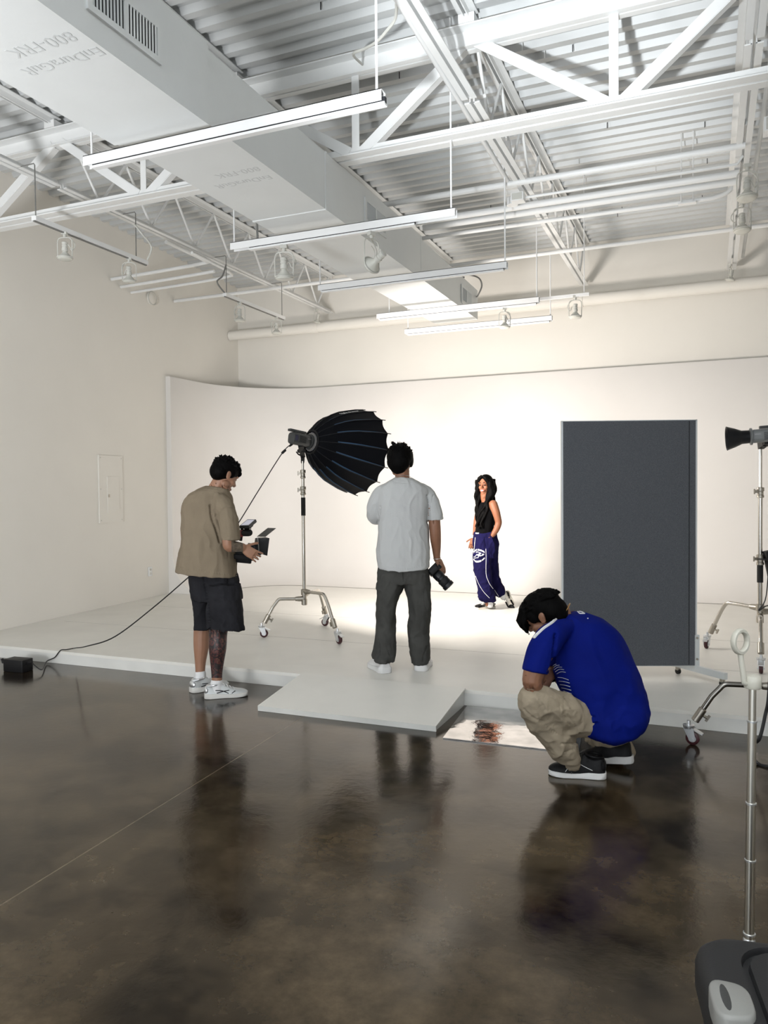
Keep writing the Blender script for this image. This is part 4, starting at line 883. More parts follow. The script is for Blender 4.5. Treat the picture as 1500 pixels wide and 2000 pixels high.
def tuck(body, cloths, inset=0.008, reach=0.035):
    """keep skin inside the clothes that cover it"""
    for c in cloths:
        c.recompute(); bvh = BVHTree.FromPolygons([tuple(p) for p in c.v], c.f)
        for i, p in enumerate(body.v):
            h = bvh.find_nearest(p, reach)
            if h[0] is None: continue
            q, n = h[0], h[1]
            if n.dot(body.n[i]) > 0.35 and (p - q).dot(n) > -inset: body.v[i] = q - n * inset
    return body
def hand(mb, wrist, d, nrm, side, size=1.0, curls=(0.35, 0.4, 0.45, 0.5), thumb=0.4, spread=0.04):
    """palm, four jointed fingers and a thumb; d = pointing, nrm = palm faces, side = towards the thumb"""
    d = V(d).normalized(); nrm = (V(nrm) - d * V(nrm).dot(d)).normalized(); side = (V(side) - d * V(side).dot(d) - nrm * V(side).dot(nrm)).normalized(); s = size; w0 = V(wrist)
    rings = []
    for t, hw, ht in ((-0.02, .022, .017), (0.0, .025, .017), (0.03, .034, .016), (0.06, .040, .0145), (0.085, .040, .012), (0.097, .036, .009)):
        c = w0 + d * (t * s); rings.append([c + side * (math.cos(2 * PI * k / 14) * hw * s) + nrm * (math.sin(2 * PI * k / 14) * ht * s) for k in range(14)])
    mb.rings(rings)
    for i, (off, ln, r) in enumerate(((.0295, .072, .0085), (.0100, .080, .0088), (-.0095, .075, .0083), (-.0285, .058, .0073))):
        p = w0 + d * (.085 * s) + side * (off * s); dd = (d + side * (spread * (1.5 - i))).normalized(); pts = [p - d * .012 * s]; rr = [r * s]; a = 0
        for j, fr in enumerate((.46, .31, .23)):
            a += curls[i] * (0.8 if j == 0 else 1.1); dj = dd * math.cos(a) + nrm * math.sin(a)
            p = p + dj * (ln * fr * s); pts += [p - dj * (ln * fr * .5 * s), p]; rr += [r * (1.02 - .05 * j) * s, r * (.96 - .08 * j) * s]
        dj = (pts[-1] - pts[-2]).normalized(); pts.append(pts[-1] + dj * r * .6 * s); rr.append(r * .45 * s)
        mb.tube(pts, rr, 10)
    p = w0 + d * (.022 * s) + side * (.024 * s); td = (d * .55 + side * .75 + nrm * (.2 + thumb * .5)).normalized(); pts = [p - td * .01 * s, p]; rr = [.012 * s, .013 * s]
    for ln, bend in ((.035, 0), (.030, thumb * .5), (.025, thumb)):
        dj = (td + d * bend * .6 + nrm * bend * .5 - side * bend * .5).normalized(); p = p + dj * ln * s; pts.append(p); rr.append(.0098 * s)
    pts.append(p + dj * .006 * s); rr.append(.005 * s); mb.tube(pts, rr, 10); return mb
def head_basis(face, tilt_side=0.0):
    f = V(face).normalized(); x = f.cross(UP).normalized(); z = x.cross(f).normalized(); return x, f, z
def head(mb, c, face, s=1.0, smile=False):
    """skull, jaw, nose, brow, eye sockets' bridge, lips, chin and ears; c = centre of skull at eye height"""
    x, f, z = head_basis(face); c = V(c); E = lambda a, b, d, r: mb.ell(c + x * a * s + f * b * s + z * d * s, (r[0] * s, r[1] * s, r[2] * s), x, f, z, 20, 14)
    E(0, -.012, .035, (.074, .094, .083)); E(0, .020, .012, (.066, .070, .070)); E(0, .030, -.045, (.056, .056, .058)); E(0, .040, -.082, (.040, .044, .034)); E(0, .066, -.099, (.020, .016, .014))
    for q in (-1, 1):
        E(q * .034, .052, -.030, (.026, .028, .024)); E(q * .030, .076, .026, (.026, .012, .008)); E(q * .048, .012, -.066, (.018, .036, .030))
        E(q * .0745, -.012, -.006, (.008, .018, .031)); E(q * .080, -.020, .004, (.006, .015, .022)); E(q * .076, -.006, -.026, (.006, .010, .010))
        E(q * .010, .094, -.030, (.010, .010, .008)); E(q * .030, .072, .006, (.017, .012, .010))
    mb.tube([c + f * .082 * s + z * .022 * s, c + f * .094 * s - z * .008 * s, c + f * .106 * s - z * .026 * s, c + f * .100 * s - z * .036 * s], [.008 * s, .009 * s, .012 * s, .008 * s], 10)
    E(0, .086, -.058, (.022 if not smile else .028, .010, .006)); E(0, .084, -.070, (.020 if not smile else .026, .011, .007)); E(0, .08, -.064, (.028, .010, .014))
    return mb
def hair_spikes(mb, c, face, n, rr, s, lo=-0.1, length=.025, seed=1, sweep=V((0, 0, 0))):
    random.seed(seed); x, f, z = head_basis(face); c = V(c)
    for _ in range(n):
        a = random.uniform(0, 2 * PI); t = random.uniform(lo, 1.0); h = math.sqrt(max(0, 1 - t * t))
        d = x * math.cos(a) * h + f * math.sin(a) * h + z * t; p = c + x * (math.cos(a) * h * rr[0]) + f * (math.sin(a) * h * rr[1]) + z * (t * rr[2])
        dr = (d * .8 + V((random.uniform(-.5, .5), random.uniform(-.5, .5), random.uniform(-.4, .4))) + sweep).normalized(); L = length * random.uniform(.5, 1.2)
        mb.tube([p - d * .012, p + dr * L * .5, p + dr * L + sweep * L * .4], [.011 * s, .007 * s, .0012], 6)
    return mb
def shoe(heel, toe, parent, upper, sole_m, w_=0.050, h=0.085, tongue=0.11, lift=0.0, cuts=None, sole_h=0.028, name='sneaker'):
    """sneaker with a shaped upper, rounded sole, laces; heel/toe on the ground line"""
    heel, toe = V(heel), V(toe); d = toe - heel; L = d.length; d.normalize(); s = d.cross(UP).normalized(); n = s.cross(d).normalized()
    prof = [(0.004, .40, .45), (0.010, .58, .74), (.03, .70, .92), (.10, .80, 1.0), (.20, .80, .90), (.28, .78, .94), (.35, .78, 1.06), (.45, .84, .92), (.58, .95, .70), (.72, 1.0, .55), (.85, .92, .46), (.94, .72, .36), (.99, .42, .24), (1.0, .2, .12)]
    rings = []
    for t, a, b in smoothpts(prof, 3):
        c = heel + d * (t * L * .985 + .004); ring = []
        for k in range(20):
            an = 2 * PI * k / 20; ca, sa = math.cos(an), math.sin(an); ex = abs(ca) ** .75 * (1 if ca > 0 else -1)
            ring.append(c + s * (ex * w_ * a * (1 if sa < 0.2 else 1 - .35 * (sa - .2) * (1 if t < .5 else .55))) + n * (sole_h * .6 + (max(0, sa) * (h * b)) + min(0, sa) * .012))
        rings.append(ring)
    mb = MB().rings(rings); u = mb.build(name, upper if not isinstance(upper, str) else M[upper], parent, angle=60)
    so = []
    for t, a in ((0.0, .36), (.010, .58), (.045, .80), (.14, .92), (.3, .86), (.45, .86), (.6, .98), (.74, 1.04), (.86, .97), (.94, .78), (.985, .5), (1.0, .2)):
        up = .25 * max(0, t - .78) * L * .35 + 0.10 * max(0, .09 - t) * L; hh = sole_h * (1.12 if t < .4 else .9 if t < .9 else .8); c = heel + d * (t * L) + n * up; w2 = w_ * a * 1.04
        so.append([c - s * w2 + n * .003, c - s * (w2 * .9), c + s * (w2 * .9), c + s * w2 + n * .003, c + s * w2 * 1.0 + n * hh, c + s * w2 * .9 + n * (hh + .004), c - s * w2 * .9 + n * (hh + .004), c - s * w2 + n * hh])
    MB().rings(so).build('sole', M[sole_m], u, angle=50)
    lc = MB()
    for q in range(4):
        t = .42 + .075 * q; hb = .96 - 1.75 * (t - .40); c = heel + d * (t * L) + n * (sole_h * .6 + h * hb + .007)
        lc.tube([c - s * w_ * .5 - n * .012, c - s * w_ * .25 - n * .001, c + n * .003, c + s * w_ * .25 - n * .001 + d * .01, c + s * w_ * .5 - n * .012 + d * .012], .0028, 6)
    lc.build('laces', M['sock' if upper != 'shoe_black' else 'rubber'], u)
    return u, (heel, d, s, n, L)
def side_stripes(u, fr, m, w_, h, segs, sole_h=.028, r=.004):
    heel, d, s, n, L = fr
    for sg in (-1, 1):
        mb = MB()
        for seg in segs:
            pts = [heel + d * (t * L) + s * (sg * (w_ * (.84 + .12 * t) * (1 - .22 * hh) + .001)) + n * (sole_h * .6 + h * hh) for t, hh in seg]
            mb.tube([V(q) for q in smoothpts([tuple(q) for q in pts], 3)], r, 6)
        mb.build('side_stripe', M[m], u)

def droop(mb, F, cx, hw, y0, amt):
    """let a hem hang lower in its middle"""
    for i, p in enumerate(mb.v):
        q = p - EYE; w_ = q.dot(fwd); x = CX + FOC * q.dot(rgt) / w_; y = CY - FOC * q.dot(upv) / w_
        if y > y0: mb.v[i] = p - UP * (amt * max(0, 1 - ((x - cx) / hw) ** 2) * min(1, (y - y0) / 40.0))
    return mb
def shoe_detail(u, fr, w_, h, m1, m2, sole_h=.028):
    """heel counter, ankle collar and overlay lines"""
    heel, d, s, n, L = fr
    MB().ell(heel + d * (.055 * L) + n * (sole_h + h * .36), (.060 * L, w_ * .80, h * .36), d, s, n).build('heel_counter', M[m1], u)
    MB().torus(heel + d * (.20 * L) + n * (sole_h * .6 + h * .97), (n - d * .12).normalized(), w_ * .70, .0065, 24, 8, xref=d, sx=1.15).build('ankle_collar', M[m1], u)
    for t in (.60, .68, .76, .84):
        hb = .60 - 1.3 * (t - .6)
        MB().tube([heel + d * (t * L) + s * (q * w_ * (.96 - .1 * (t - .6))) + n * (sole_h * .7 + h * (hb * (1 - abs(q) ** 2.2) + .06)) for q in (-1, -.75, -.4, 0, .4, .75, 1)], .0022, 5).build('overlay', M[m2], u)
# ------------------------------------------------------------------ videographer in taupe T-shirt
F1 = Fig(420, 1358, 0.0); P1 = F1.P
v = thing('person', F1.B, 'person in taupe T-shirt and charcoal shorts, standing and looking down into a video camera', 'person')
bd = MB()
face1 = (RH * .66 + FH * .62 - UP * .50).normalized(); hc1 = P1(439, 929, -.01)
head(bd, hc1, face1, 1.0)
limb(bd, F1, [(413, 972, .0, 18), (422, 955, -.01, 15.5), (432, 938, -.01, 15.5)])
loft(bd, F1, [(412, 965, .0, 26, .07), (406, 985, .0, 44, .10), (406, 1030, 0, 44, .11), (408, 1090, 0, 38, .09), (414, 1130, 0, 34, .08), (420, 1150, 0, 34, .08), (424, 1170, 0, 24, .06)])
# legs: bare calves
limb(bd, F1, [(427, 1150, -.03, 21), (427, 1215, -.05, 19.5), (426, 1240, -.05, 17.5), (425, 1266, -.06, 17), (424, 1292, -.05, 13.5), (423.5, 1318, -.05, 10.5), (424, 1340, -.05, 10.5)])
limb(bd, F1, [(398, 1150, .13, 20), (396, 1210, .15, 17.5), (393.5, 1240, .15, 16), (393, 1264, .15, 15.2), (391.5, 1290, .15, 11.5), (391, 1312, .15, 9.6), (391, 1330, .15, 10)])
# right arm on the near side, forearm reaching to the camera
limb(bd, F1, [(443, 992, -.14, 15), (447, 1030, -.18, 12.5), (446, 1063, -.18, 11.5), (455, 1067, -.16, 11.2), (466, 1068, -.14, 9.5), (474, 1069, -.12, 8.2)])
hand(bd, P1(473, 1069.5, -.12), (RH * .80 - UP * .52 + FH * .12), (FH * .85 - RH * .1 - UP * .1), (RH * .5 + UP * .75 + FH * .1), 1.0, (.30, .42, .40, .30), .3, .10)
# left arm on the far side, coming round to the lens
limb(bd, F1, [(374, 992, .10, 15), (380, 1030, .20, 12), (405, 1066, .26, 10.5), (445, 1072, .26, 9.5), (470, 1078, .22, 8)])
hand(bd, P1(470, 1078, .22), (RH * .85 - FH * .2 - UP * .15), (UP * .9), (-FH * .8 + RH * .2), .95, (.5, .55, .6, .6), .5)
# hair
hx, hf, hz = head_basis(face1); hr = MB()
hr.ell(hc1 - hf * .018 + hz * .042, (.086, .106, .088), hx, hf, hz, 20, 14)
hr.ell(hc1 - hf * .056 + hz * .010, (.076, .066, .072), hx, hf, hz, 18, 12); hr.ell(hc1 - hf * .055 - hz * .022, (.062, .045, .042), hx, hf, hz, 18, 12)
hr.ell(hc1 + hf * .052 + hz * .078, (.066, .046, .034), hx, hf, hz); hr.ell(hc1 + hf * .085 + hz * .058, (.055, .022, .026), hx, hf, hz)
for q in (-1, 1): hr.ell(hc1 + hx * (q * .066) + hf * .018 + hz * .030, (.014, .022, .040), hx, hf, hz)
hair_spikes(hr, hc1 - hf * .016 + hz * .042, face1, 150, (.084, .104, .088), .8, .25, .022, 5, hf * .35)
fuse(hr, .0038, 1).build('hair', M['hair'], v, angle=180)
# T-shirt
ts = MB()
loft(ts, F1, [(424, 951, -.01, 21, .062, .10), (419, 957, -.01, 29, .085, .10), (411, 968, 0, 42, .115, .06), (406, 982, 0, 49, .135, .02), (404, 1010, 0, 50, .148), (404, 1050, 0, 51, .152), (404.5, 1088, 0, 55.5, .16, .05), (404.5, 1116, 0, 59, .168, .09), (404.5, 1122, 0, 59.5, .170, .09)])
limb(ts, F1, [(424, 972, -.06, 14), (436, 986, -.10, 18.5), (444, 1004, -.13, 19), (448, 1030, -.165, 18.2), (449, 1046, -.17, 18.4), (449.5, 1055, -.17, 18.8)], cut=True)
limb(ts, F1, [(378, 984, .06, 18), (374, 1005, .12, 18), (378, 1035, .19, 17), (384, 1050, .21, 16)])
t = fuse(ts, .0055, 4)
folds(t, .012, 5.5, (1, 1, .35), 2, True, lambda p: min(1, max(0.15, (1.50 - p.z) * 2.2)) * min(1, max(.25, (p.z - .84) * 7)))
folds(t, .006, 10.0, (1, 1, .6), 5)
crease(t, F1, [(411, 988), (414, 1010), (423, 1035), (430, 1058)], 5, .018)
crease(t, F1, [(418, 1012), (430, 998), (446, 990), (456, 992)], 2.6, .005)
crease(t, F1, [(345, 1108), (375, 1112), (405, 1116), (435, 1121), (462, 1122)], 2.0, .0035)
crease(t, F1, [(430, 1052), (448, 1050), (466, 1046)], 2.0, .0035)
crease(t, F1, [(396, 956), (410, 958), (424, 960), (432, 965)], 1.8, .0035)
t_shirt = t; sh = t.build('shirt', M['taupe'], v, angle=180)
# shorts
so = MB()
loft(so, F1, [(416, 1104, .02, 42, .115, .05), (417, 1118, .02, 45, .125, .05), (418, 1130, .02, 47.5, .13, .05), (421, 1150, .02, 48.5, .135), (426, 1172, .03, 48, .13)])
loft(so, F1, [(437, 1140, -.05, 30, .12), (439, 1170, -.05, 33, .125), (441, 1200, -.05, 36, .125), (442, 1222, -.05, 36.5, .125, .04), (442, 1228, -.05, 36.5, .125, .04)])
loft(so, F1, [(396, 1140, .12, 24, .10), (395, 1170, .14, 21, .105), (396, 1200, .15, 18.5, .105), (396.5, 1222, .15, 18, .105), (396.5, 1227, .15, 18, .105)])
t = fuse(so, .006, 4)
folds(t, .014, 6, (1, 1, .4), 9); folds(t, .006, 12, (1, 1, .7), 3)
crease(t, F1, [(398, 1128), (403, 1160), (407, 1195), (409, 1226)], 4.0, .013)
crease(t, F1, [(432, 1168), (447, 1172), (462, 1184)], 2, .004); crease(t, F1, [(432, 1170), (433, 1218), (464, 1216), (465, 1182)], 1.8, .004)
crease(t, F1, [(445, 1128), (446, 1160)], 1.6, .004); crease(t, F1, [(461, 1130), (465, 1140), (470, 1136)], 2.2, .006)
t_shorts = t; t.build('shorts', M['charcoal'], v, angle=180)
body = fuse(bd, .0042, 3)
tuck(body, [t_shirt, t_shorts])
paint(body, lambda x, y, c: 2 if (452 < x < 474.5 and 1052 < y < 1082) else 1 if ((408 < x < 446 and y > 1222 and (c - EYE).dot(fwd) < F1.D + .05 and y < 1324)) else 0)
body.build('body', [M['skin_l'], M['tattoo'], M['tattoo_pale']], v, angle=180)
for (px, y0, y1, dd, r) in ((423.5, 1330, 1348, -.05, 12.2), (391.5, 1312, 1338, .15, 11.2)):
    sk = MB(); limb(sk, F1, [(px, y0 + 3, dd, r), (px, (y0 + y1) / 2, dd, r), (px + 1, y1, dd, r + 1.5)], 18); fuse(sk, .005, 2).build('sock', M['sock'], v, angle=180)
g1 = onz(399, 1364, 0); g2 = onz(482, 1358, 0); ua, fra = shoe(g1, g1 + (g2 - g1).normalized() * .305, v, 'shoe_silver', 'shoe_sole', .051, .080)
side_stripes(ua, fra, 'shoe_black', .051, .080, [[(.28, .30), (.42, .42), (.56, .50)], [(.25, .55), (.4, .48), (.55, .22)], [(.62, .2), (.7, .42)]], r=.0028)
g1 = onz(372, 1353, 0); dq = (RH * .75 + FH * .60); ub, frb = shoe(g1, g1 + dq.normalized() * .30, v, 'shoe_silver', 'shoe_sole', .051, .080)
side_stripes(ub, frb, 'shoe_black', .051, .080, [[(.22, .30), (.40, .42), (.56, .50)], [(.25, .55), (.4, .48), (.55, .22)]], r=.0028)

shoe_detail(ua, fra, .051, .080, 'zinc', 'ring'); shoe_detail(ub, frb, .051, .080, 'zinc', 'ring')
# the video camera rig he holds
cr0 = P1(490, 1070, .10)
rig = thing('video_camera', cr0, 'black video camera rig held at waist height by the person in taupe', 'camera')
la = (RH * .93 + FH * .33 - UP * .14).normalized(); ly = UP.cross(la).normalized(); lz = la.cross(ly)
bc = P1(474, 1080, .08)
MB().rbox(bc - lz * .02, (.13, .10, .10), .012, la, ly, lz).build('body', M['black'], rig)
MB().rbox(P1(474, 1088, .05), (.15, .09, .035), .01, la, ly, lz).build('base_plate', M['black'], rig)
l0 = P1(484, 1070, .08)
MB().lathe(l0, la, [(0, .036), (.03, .036), (.032, .041), (.05, .041), (.052, .038), (.075, .038), (.08, .044), (.1, .044)], 28).build('lens', M['blackmetal'], rig)
mbx = P1(511, 1066, .10); bx = MB(); rings = []
for tt, hw, hh in ((-.045, .050, .048), (-.02, .056, .056), (0, .062, .058), (.032, .072, .064), (.036, .072, .064)):
    rings.append([mbx + la * tt + ly * (a * hw) + lz * (b * hh) for a, b in ((-1, -1), (1, -1), (1, 1), (-1, 1))])
bx.rings(rings); mtb = bx.build('matte_box', M['black'], rig, angle=20)
fl0 = P1(510, 1049, .09); fq = [P1(518, 1048, .03), P1(502, 1047.5, .16), P1(523, 1031, .21), P1(538.5, 1031.5, .08)]
fn = (fq[1] - fq[0]).cross(fq[3] - fq[0]).normalized(); MB().prism(fq, fn * .003).build('top_flag', M['steel_dark'], mtb)
MB().tube([fl0 - UP * .012, fl0 + UP * .004], .006, 8).build('flag_hinge', M['castmetal'], mtb)
MB().tube([P1(503, 1048, .02), P1(505, 1066, .02), P1(505.5, 1077, .03)], .0025, 6).build('side_rod', M['zinc'], mtb)
mc = P1(481, 1040.5, .02); ml = (RH * .9 + FH * .42).normalized()
MB().lathe(mc - ml * .045, ml, [(0, .012), (.006, .024), (.06, .0265), (.075, .024), (.086, .016), (.09, .006)], 20).build('foam_microphone', M['rubber'], rig)
MB().tube([P1(470, 1056, .04), P1(472, 1042, .03), P1(473, 1030, .02)], .011, 10).build('top_handle', M['black'], rig)
MB().rbox(P1(470, 1042, .0), (.03, .03, .05), .006, ml, UP.cross(ml), UP).build('clamp', M['red'], rig)
mq = [P1(467, 1027.5, -.02), P1(486, 1026.5, -.07), P1(500, 1014.5, .03), P1(483.5, 1014.2, .08)]
mn = (mq[1] - mq[0]).cross(mq[3] - mq[0]).normalized(); mn = mn if mn.dot(fwd) < 0 else -mn
mo = (mq[0] + mq[1] + mq[2] + mq[3]) / 4; ma = ((mq[3] - mq[0]) + (mq[2] - mq[1])).normalized(); mbk = mn.cross(ma).normalized()
scn = MB().prism(mq, mn * -.020).build('monitor', M['cob'], rig)
MB().prism([mo + (p - mo) * .80 + mn * .0006 for p in mq], mn * .0008).build('screen', M['screen'], scn)
mo = mo - mn * .010
MB().rbox(mo - mn * .02 - ma * .01, (.07, .04, .02), .006, ma, mbk, mn).build('monitor_battery', M['black'], scn)
MB().tube([mo - mn * .012 - ma * .02, P1(474, 1031, .02)], .008, 8).build('monitor_arm', M['black'], rig)
rope([mo + ma * .035 - mn * .012, P1(490, 1031, .0), P1(489, 1038, .0), P1(486, 1042, .0)], .0022).build('monitor_cable', M['cable'], rig)
# ------------------------------------------------------------------ person in the white T-shirt, back to us
F2 = Fig(783, 1309, H_STAGE); P2 = F2.P
v = thing('person', F2.B, 'person seen from behind in white T-shirt and dark cargo trousers, camera hanging in one hand', 'person')
face2 = (FH * .93 + RH * .30 - UP * .06).normalized(); hc2 = P2(782, 903, .04)
bd = MB(); head(bd, hc2, face2, 1.0)
limb(bd, F2, [(787, 950, .02, 17), (786, 935, .02, 14.5), (785, 918, .03, 14.5)])
loft(bd, F2, [(787, 944, .02, 30, .06), (787, 962, .02, 42, .095), (787, 1010, .02, 42, .10), (787, 1090, .02, 42, .10), (787, 1125, .02, 42, .10), (788, 1140, .02, 30, .09)])
limb(bd, F2, [(764, 1120, .02, 20), (757, 1190, .03, 17), (754, 1250, .03, 12), (752, 1296, .02, 10)]); limb(bd, F2, [(812, 1120, .02, 20), (818, 1190, .03, 17), (819, 1250, .04, 12), (820, 1300, .06, 10)])
limb(bd, F2, [(833, 966, .02, 12), (846, 1000, .0, 12), (849, 1025, -.01, 11.5), (850.5, 1048, 0, 11), (852, 1068, .03, 9.2), (853, 1086, .05, 7), (854, 1093, .055, 6.8)])
hand(bd, P2(854, 1092, .055), (-UP * .88 + RH * .42 + FH * .05), (RH * -.62 + FH * .60 - UP * .3), (FH * .75 + RH * .55), 1.05, (.55, .62, .66, .62), .5, .03)
limb(bd, F2, [(742, 968, .02, 12), (731, 1000, .06, 12), (728, 1014, .10, 11.5), (742, 1012, .22, 10), (764, 995, .30, 8), (772, 985, .31, 7)])
hand(bd, P2(772, 985, .31), (RH * .7 + UP * .6), (-FH), (UP * .6 - RH * .6), 1.0, (.7, .7, .7, .7), .5)
body = fuse(bd, .0042, 3)
hx, hf, hz = head_basis(face2); hr = MB()
hr.ell(hc2 - hf * .012 + hz * .042, (.101, .108, .102), hx, hf, hz, 22, 14); hr.ell(hc2 - hf * .050 + hz * .000, (.090, .066, .082), hx, hf, hz, 20, 12)
hr.ell(hc2 - hf * .052 - hz * .045, (.062, .046, .050), hx, hf, hz, 18, 12); hr.ell(hc2 + hf * .06 + hz * .075, (.072, .05, .04), hx, hf, hz)
for q in (-1, 1): hr.ell(hc2 + hx * (q * .078) + hf * .01 + hz * .015, (.020, .045, .055), hx, hf, hz)
hair_spikes(hr, hc2 - hf * .012 + hz * .042, face2, 80, (.099, .108, .102), .6, .3, .018, 11, hx * .2)
for dx, L in ((-.045, .05), (-.035, .055), (-.025, .04), (-.052, .035)):
    p = hc2 + hx * dx + hz * .125 - hf * .03; hr.tube([p, p + hz * L * .5 - hx * .01, p + hz * L * .75 - hx * .03], [.006, .004, .001], 6)
fuse(hr, .0042, 1).build('hair', M['hair'], v, angle=180)
ts = MB()
loft(ts, F2, [(787, 932.5, .02, 17, .065), (787, 937, .02, 24, .085), (787.5, 943, .02, 34, .105), (788, 951, .02, 45, .12), (788, 962, .02, 51, .13), (787.5, 985, .02, 51.5, .14), (787, 1010, .02, 49.5, .145), (787, 1050, .02, 51, .15), (787, 1085, .02, 52, .155), (788, 1102, .02, 51, .155), (788.5, 1107, .02, 50.5, .155)])
limb(ts, F2, [(815, 952, .02, 11), (831, 962, .02, 14.5), (842, 980, .01, 15.5), (848, 998, 0, 15), (850, 1008, 0, 15.2), (851, 1016, 0, 15.6)], cut=True)
limb(ts, F2, [(761, 952, .02, 11), (746, 962, .02, 15), (737, 978, .03, 16.5), (732, 994, .05, 16.8), (731, 1005, .08, 16.2), (736, 1010, .13, 16), (744, 1008, .18, 16)])
t = fuse(ts, .0055, 4)
folds(t, .011, 5.2, (1.1, 1.1, .38), 4, True, lambda p: min(1, max(.15, (1.52 - p.z) * 2.0))); folds(t, .005, 10, (1, 1, .6), 8)
crease(t, F2, [(835, 968), (838, 990), (836, 1010), (835, 1022)], 3.2, .014); crease(t, F2, [(742, 990), (741, 1005), (738, 1020)], 3.2, .012)
crease(t, F2, [(738, 1098), (760, 1103), (788, 1105), (815, 1103), (840, 1096)], 1.8, .004); crease(t, F2, [(767, 939), (777, 942), (788, 943), (800, 942), (809, 938)], 1.5, .003)
crease(t, F2, [(834, 1018), (850, 1017), (866, 1008)], 1.6, .003); crease(t, F2, [(846, 968), (842, 985)], 2, .006)
droop(t, F2, 788, 53, 1060, .022); t_shirt = t; t.build('shirt', M['white_cotton'], v, angle=180)
tr = MB()
loft(tr, F2, [(788, 1096, .02, 49, .13), (788, 1112, .02, 50.5, .135), (788, 1128, .02, 51, .14), (788, 1138, .02, 46, .13)])
loft(tr, F2, [(765, 1118, .02, 27, .12), (763, 1140, .02, 27, .12), (757, 1170, .02, 22.5, .112), (754, 1200, .03, 19.5, .105), (752.5, 1235, .03, 19.8, .10), (751, 1265, .02, 21.5, .105), (749, 1282, .0, 22, .115, .12), (749, 1290, -.005, 21.5, .12, .12)])
loft(tr, F2, [(813, 1118, .02, 27, .12), (815, 1140, .02, 26, .12), (819, 1170, .02, 22, .112), (819, 1200, .03, 21.5, .105), (817, 1235, .03, 20.5, .10), (820, 1265, .04, 20.5, .105), (822.5, 1284, .05, 19.5, .11, -.10), (822.5, 1293, .05, 18.5, .11, -.12)])
# cargo pockets
for (px, py, w_, h_) in ((741.5, 1166, 7, 26), (834.5, 1163, 7, 26)):
    loft(tr, F2, [(px, py - h_, .02, w_ * .9, .085), (px, py - h_ + 3, .02, w_, .09), (px, py - h_ + 12, .02, w_, .092), (px, py - h_ + 14, .02, w_ * .75, .085), (px, py + h_ - 3, .02, w_ * .75, .085), (px, py + h_, .02, w_ * .5, .07)], sub=2)
t = fuse(tr, .0058, 4)
folds(t, .014, 5.5, (1, 1, .55), 12); folds(t, .006, 12, (1, 1, .8), 6)
crease(t, F2, [(788, 1108), (788, 1122), (789, 1134)], 2.4, .016); crease(t, F2, [(742, 1118), (760, 1119), (778, 1118)], 1.4, .004); crease(t, F2, [(800, 1118), (818, 1119), (834, 1117)], 1.4, .004)
crease(t, F2, [(742, 1122), (746, 1145), (748, 1165), (747, 1188)], 1.5, .005); crease(t, F2, [(834, 1120), (830, 1148), (829, 1175), (833, 1190)], 1.5, .005)
crease(t, F2, [(739, 1250), (742, 1270), (738, 1286)], 2.5, .012); crease(t, F2, [(835, 1262), (828, 1280), (826, 1292)], 2.5, .012); crease(t, F2, [(755, 1262), (762, 1280)], 2.2, .008)
t_tr = t; t.build('trousers', M['olive'], v, angle=180)
tuck(body, [t_shirt, t_tr]); body.build('body', M['skin'], v, angle=180)
wr = P2(853.5, 1090, .053); MB().torus(wr, (P2(854, 1096, .058) - P2(853, 1084, .048)), .0285, .0022, 28, 6).build('bracelet', M['zinc'], v)
MB().torus(P2(787, 932.5, .015), (UP + FH * .25).normalized(), .058, .0018, 30, 6).build('neck_chain', M['zinc'], v)
g1 = onz(755, 1316, H_STAGE); u, fr_ = shoe(g1, g1 + (FH * .93 - RH * .38).normalized() * .29, v, 'shoe_white', 'shoe_white', .056, .098, sole_h=.036)
g1 = onz(821, 1312, H_STAGE); u, fr_ = shoe(g1, g1 + (FH * .97 + RH * .20).normalized() * .29, v, 'shoe_white', 'shoe_white', .056, .094, sole_h=.036)
# the photo camera hanging in his right hand
pc0 = P2(853, 1116, .05); pcam = thing('photo_camera', pc0, 'black photo camera with long lens hanging from the hand of the person in white', 'camera')
pa = (RH * .66 - UP * .68 - FH * .18).normalized(); pu = (UP * .70 + RH * .66 + FH * .1); pu = (pu - pa * pu.dot(pa)).normalized(); ps = pa.cross(pu)
pb0 = P2(846.5, 1114, .05)
MB().rbox(pb0, (.135, .088, .055), .016, ps, pu, pa).build('body', M['black'], pcam)
MB().rbox(pb0 + pu * .05 + pa * .004, (.05, .03, .05), .01, ps, pu, pa).build('viewfinder', M['black'], pcam)
MB().rbox(P2(851, 1104, .05), (.032, .034, .075), .012, ps, pa, pu).build('grip', M['rubber'], pcam)
MB().lathe(pb0 + pa * .024, pa, [(0, .036), (.008, .038), (.012, .041), (.05, .041), (.053, .038), (.07, .038), (.073, .042), (.115, .042), (.118, .040), (.122, .046), (.148, .046), (.150, .040), (.146, .038)], 32).build('lens', M['blackmetal'], pcam)
MB().lathe(pb0 + pa * .098, pa, [(0, .0425), (.001, .0428), (.014, .0428), (.015, .0425)], 32).build('focus_ring', M['rubber'], pcam)
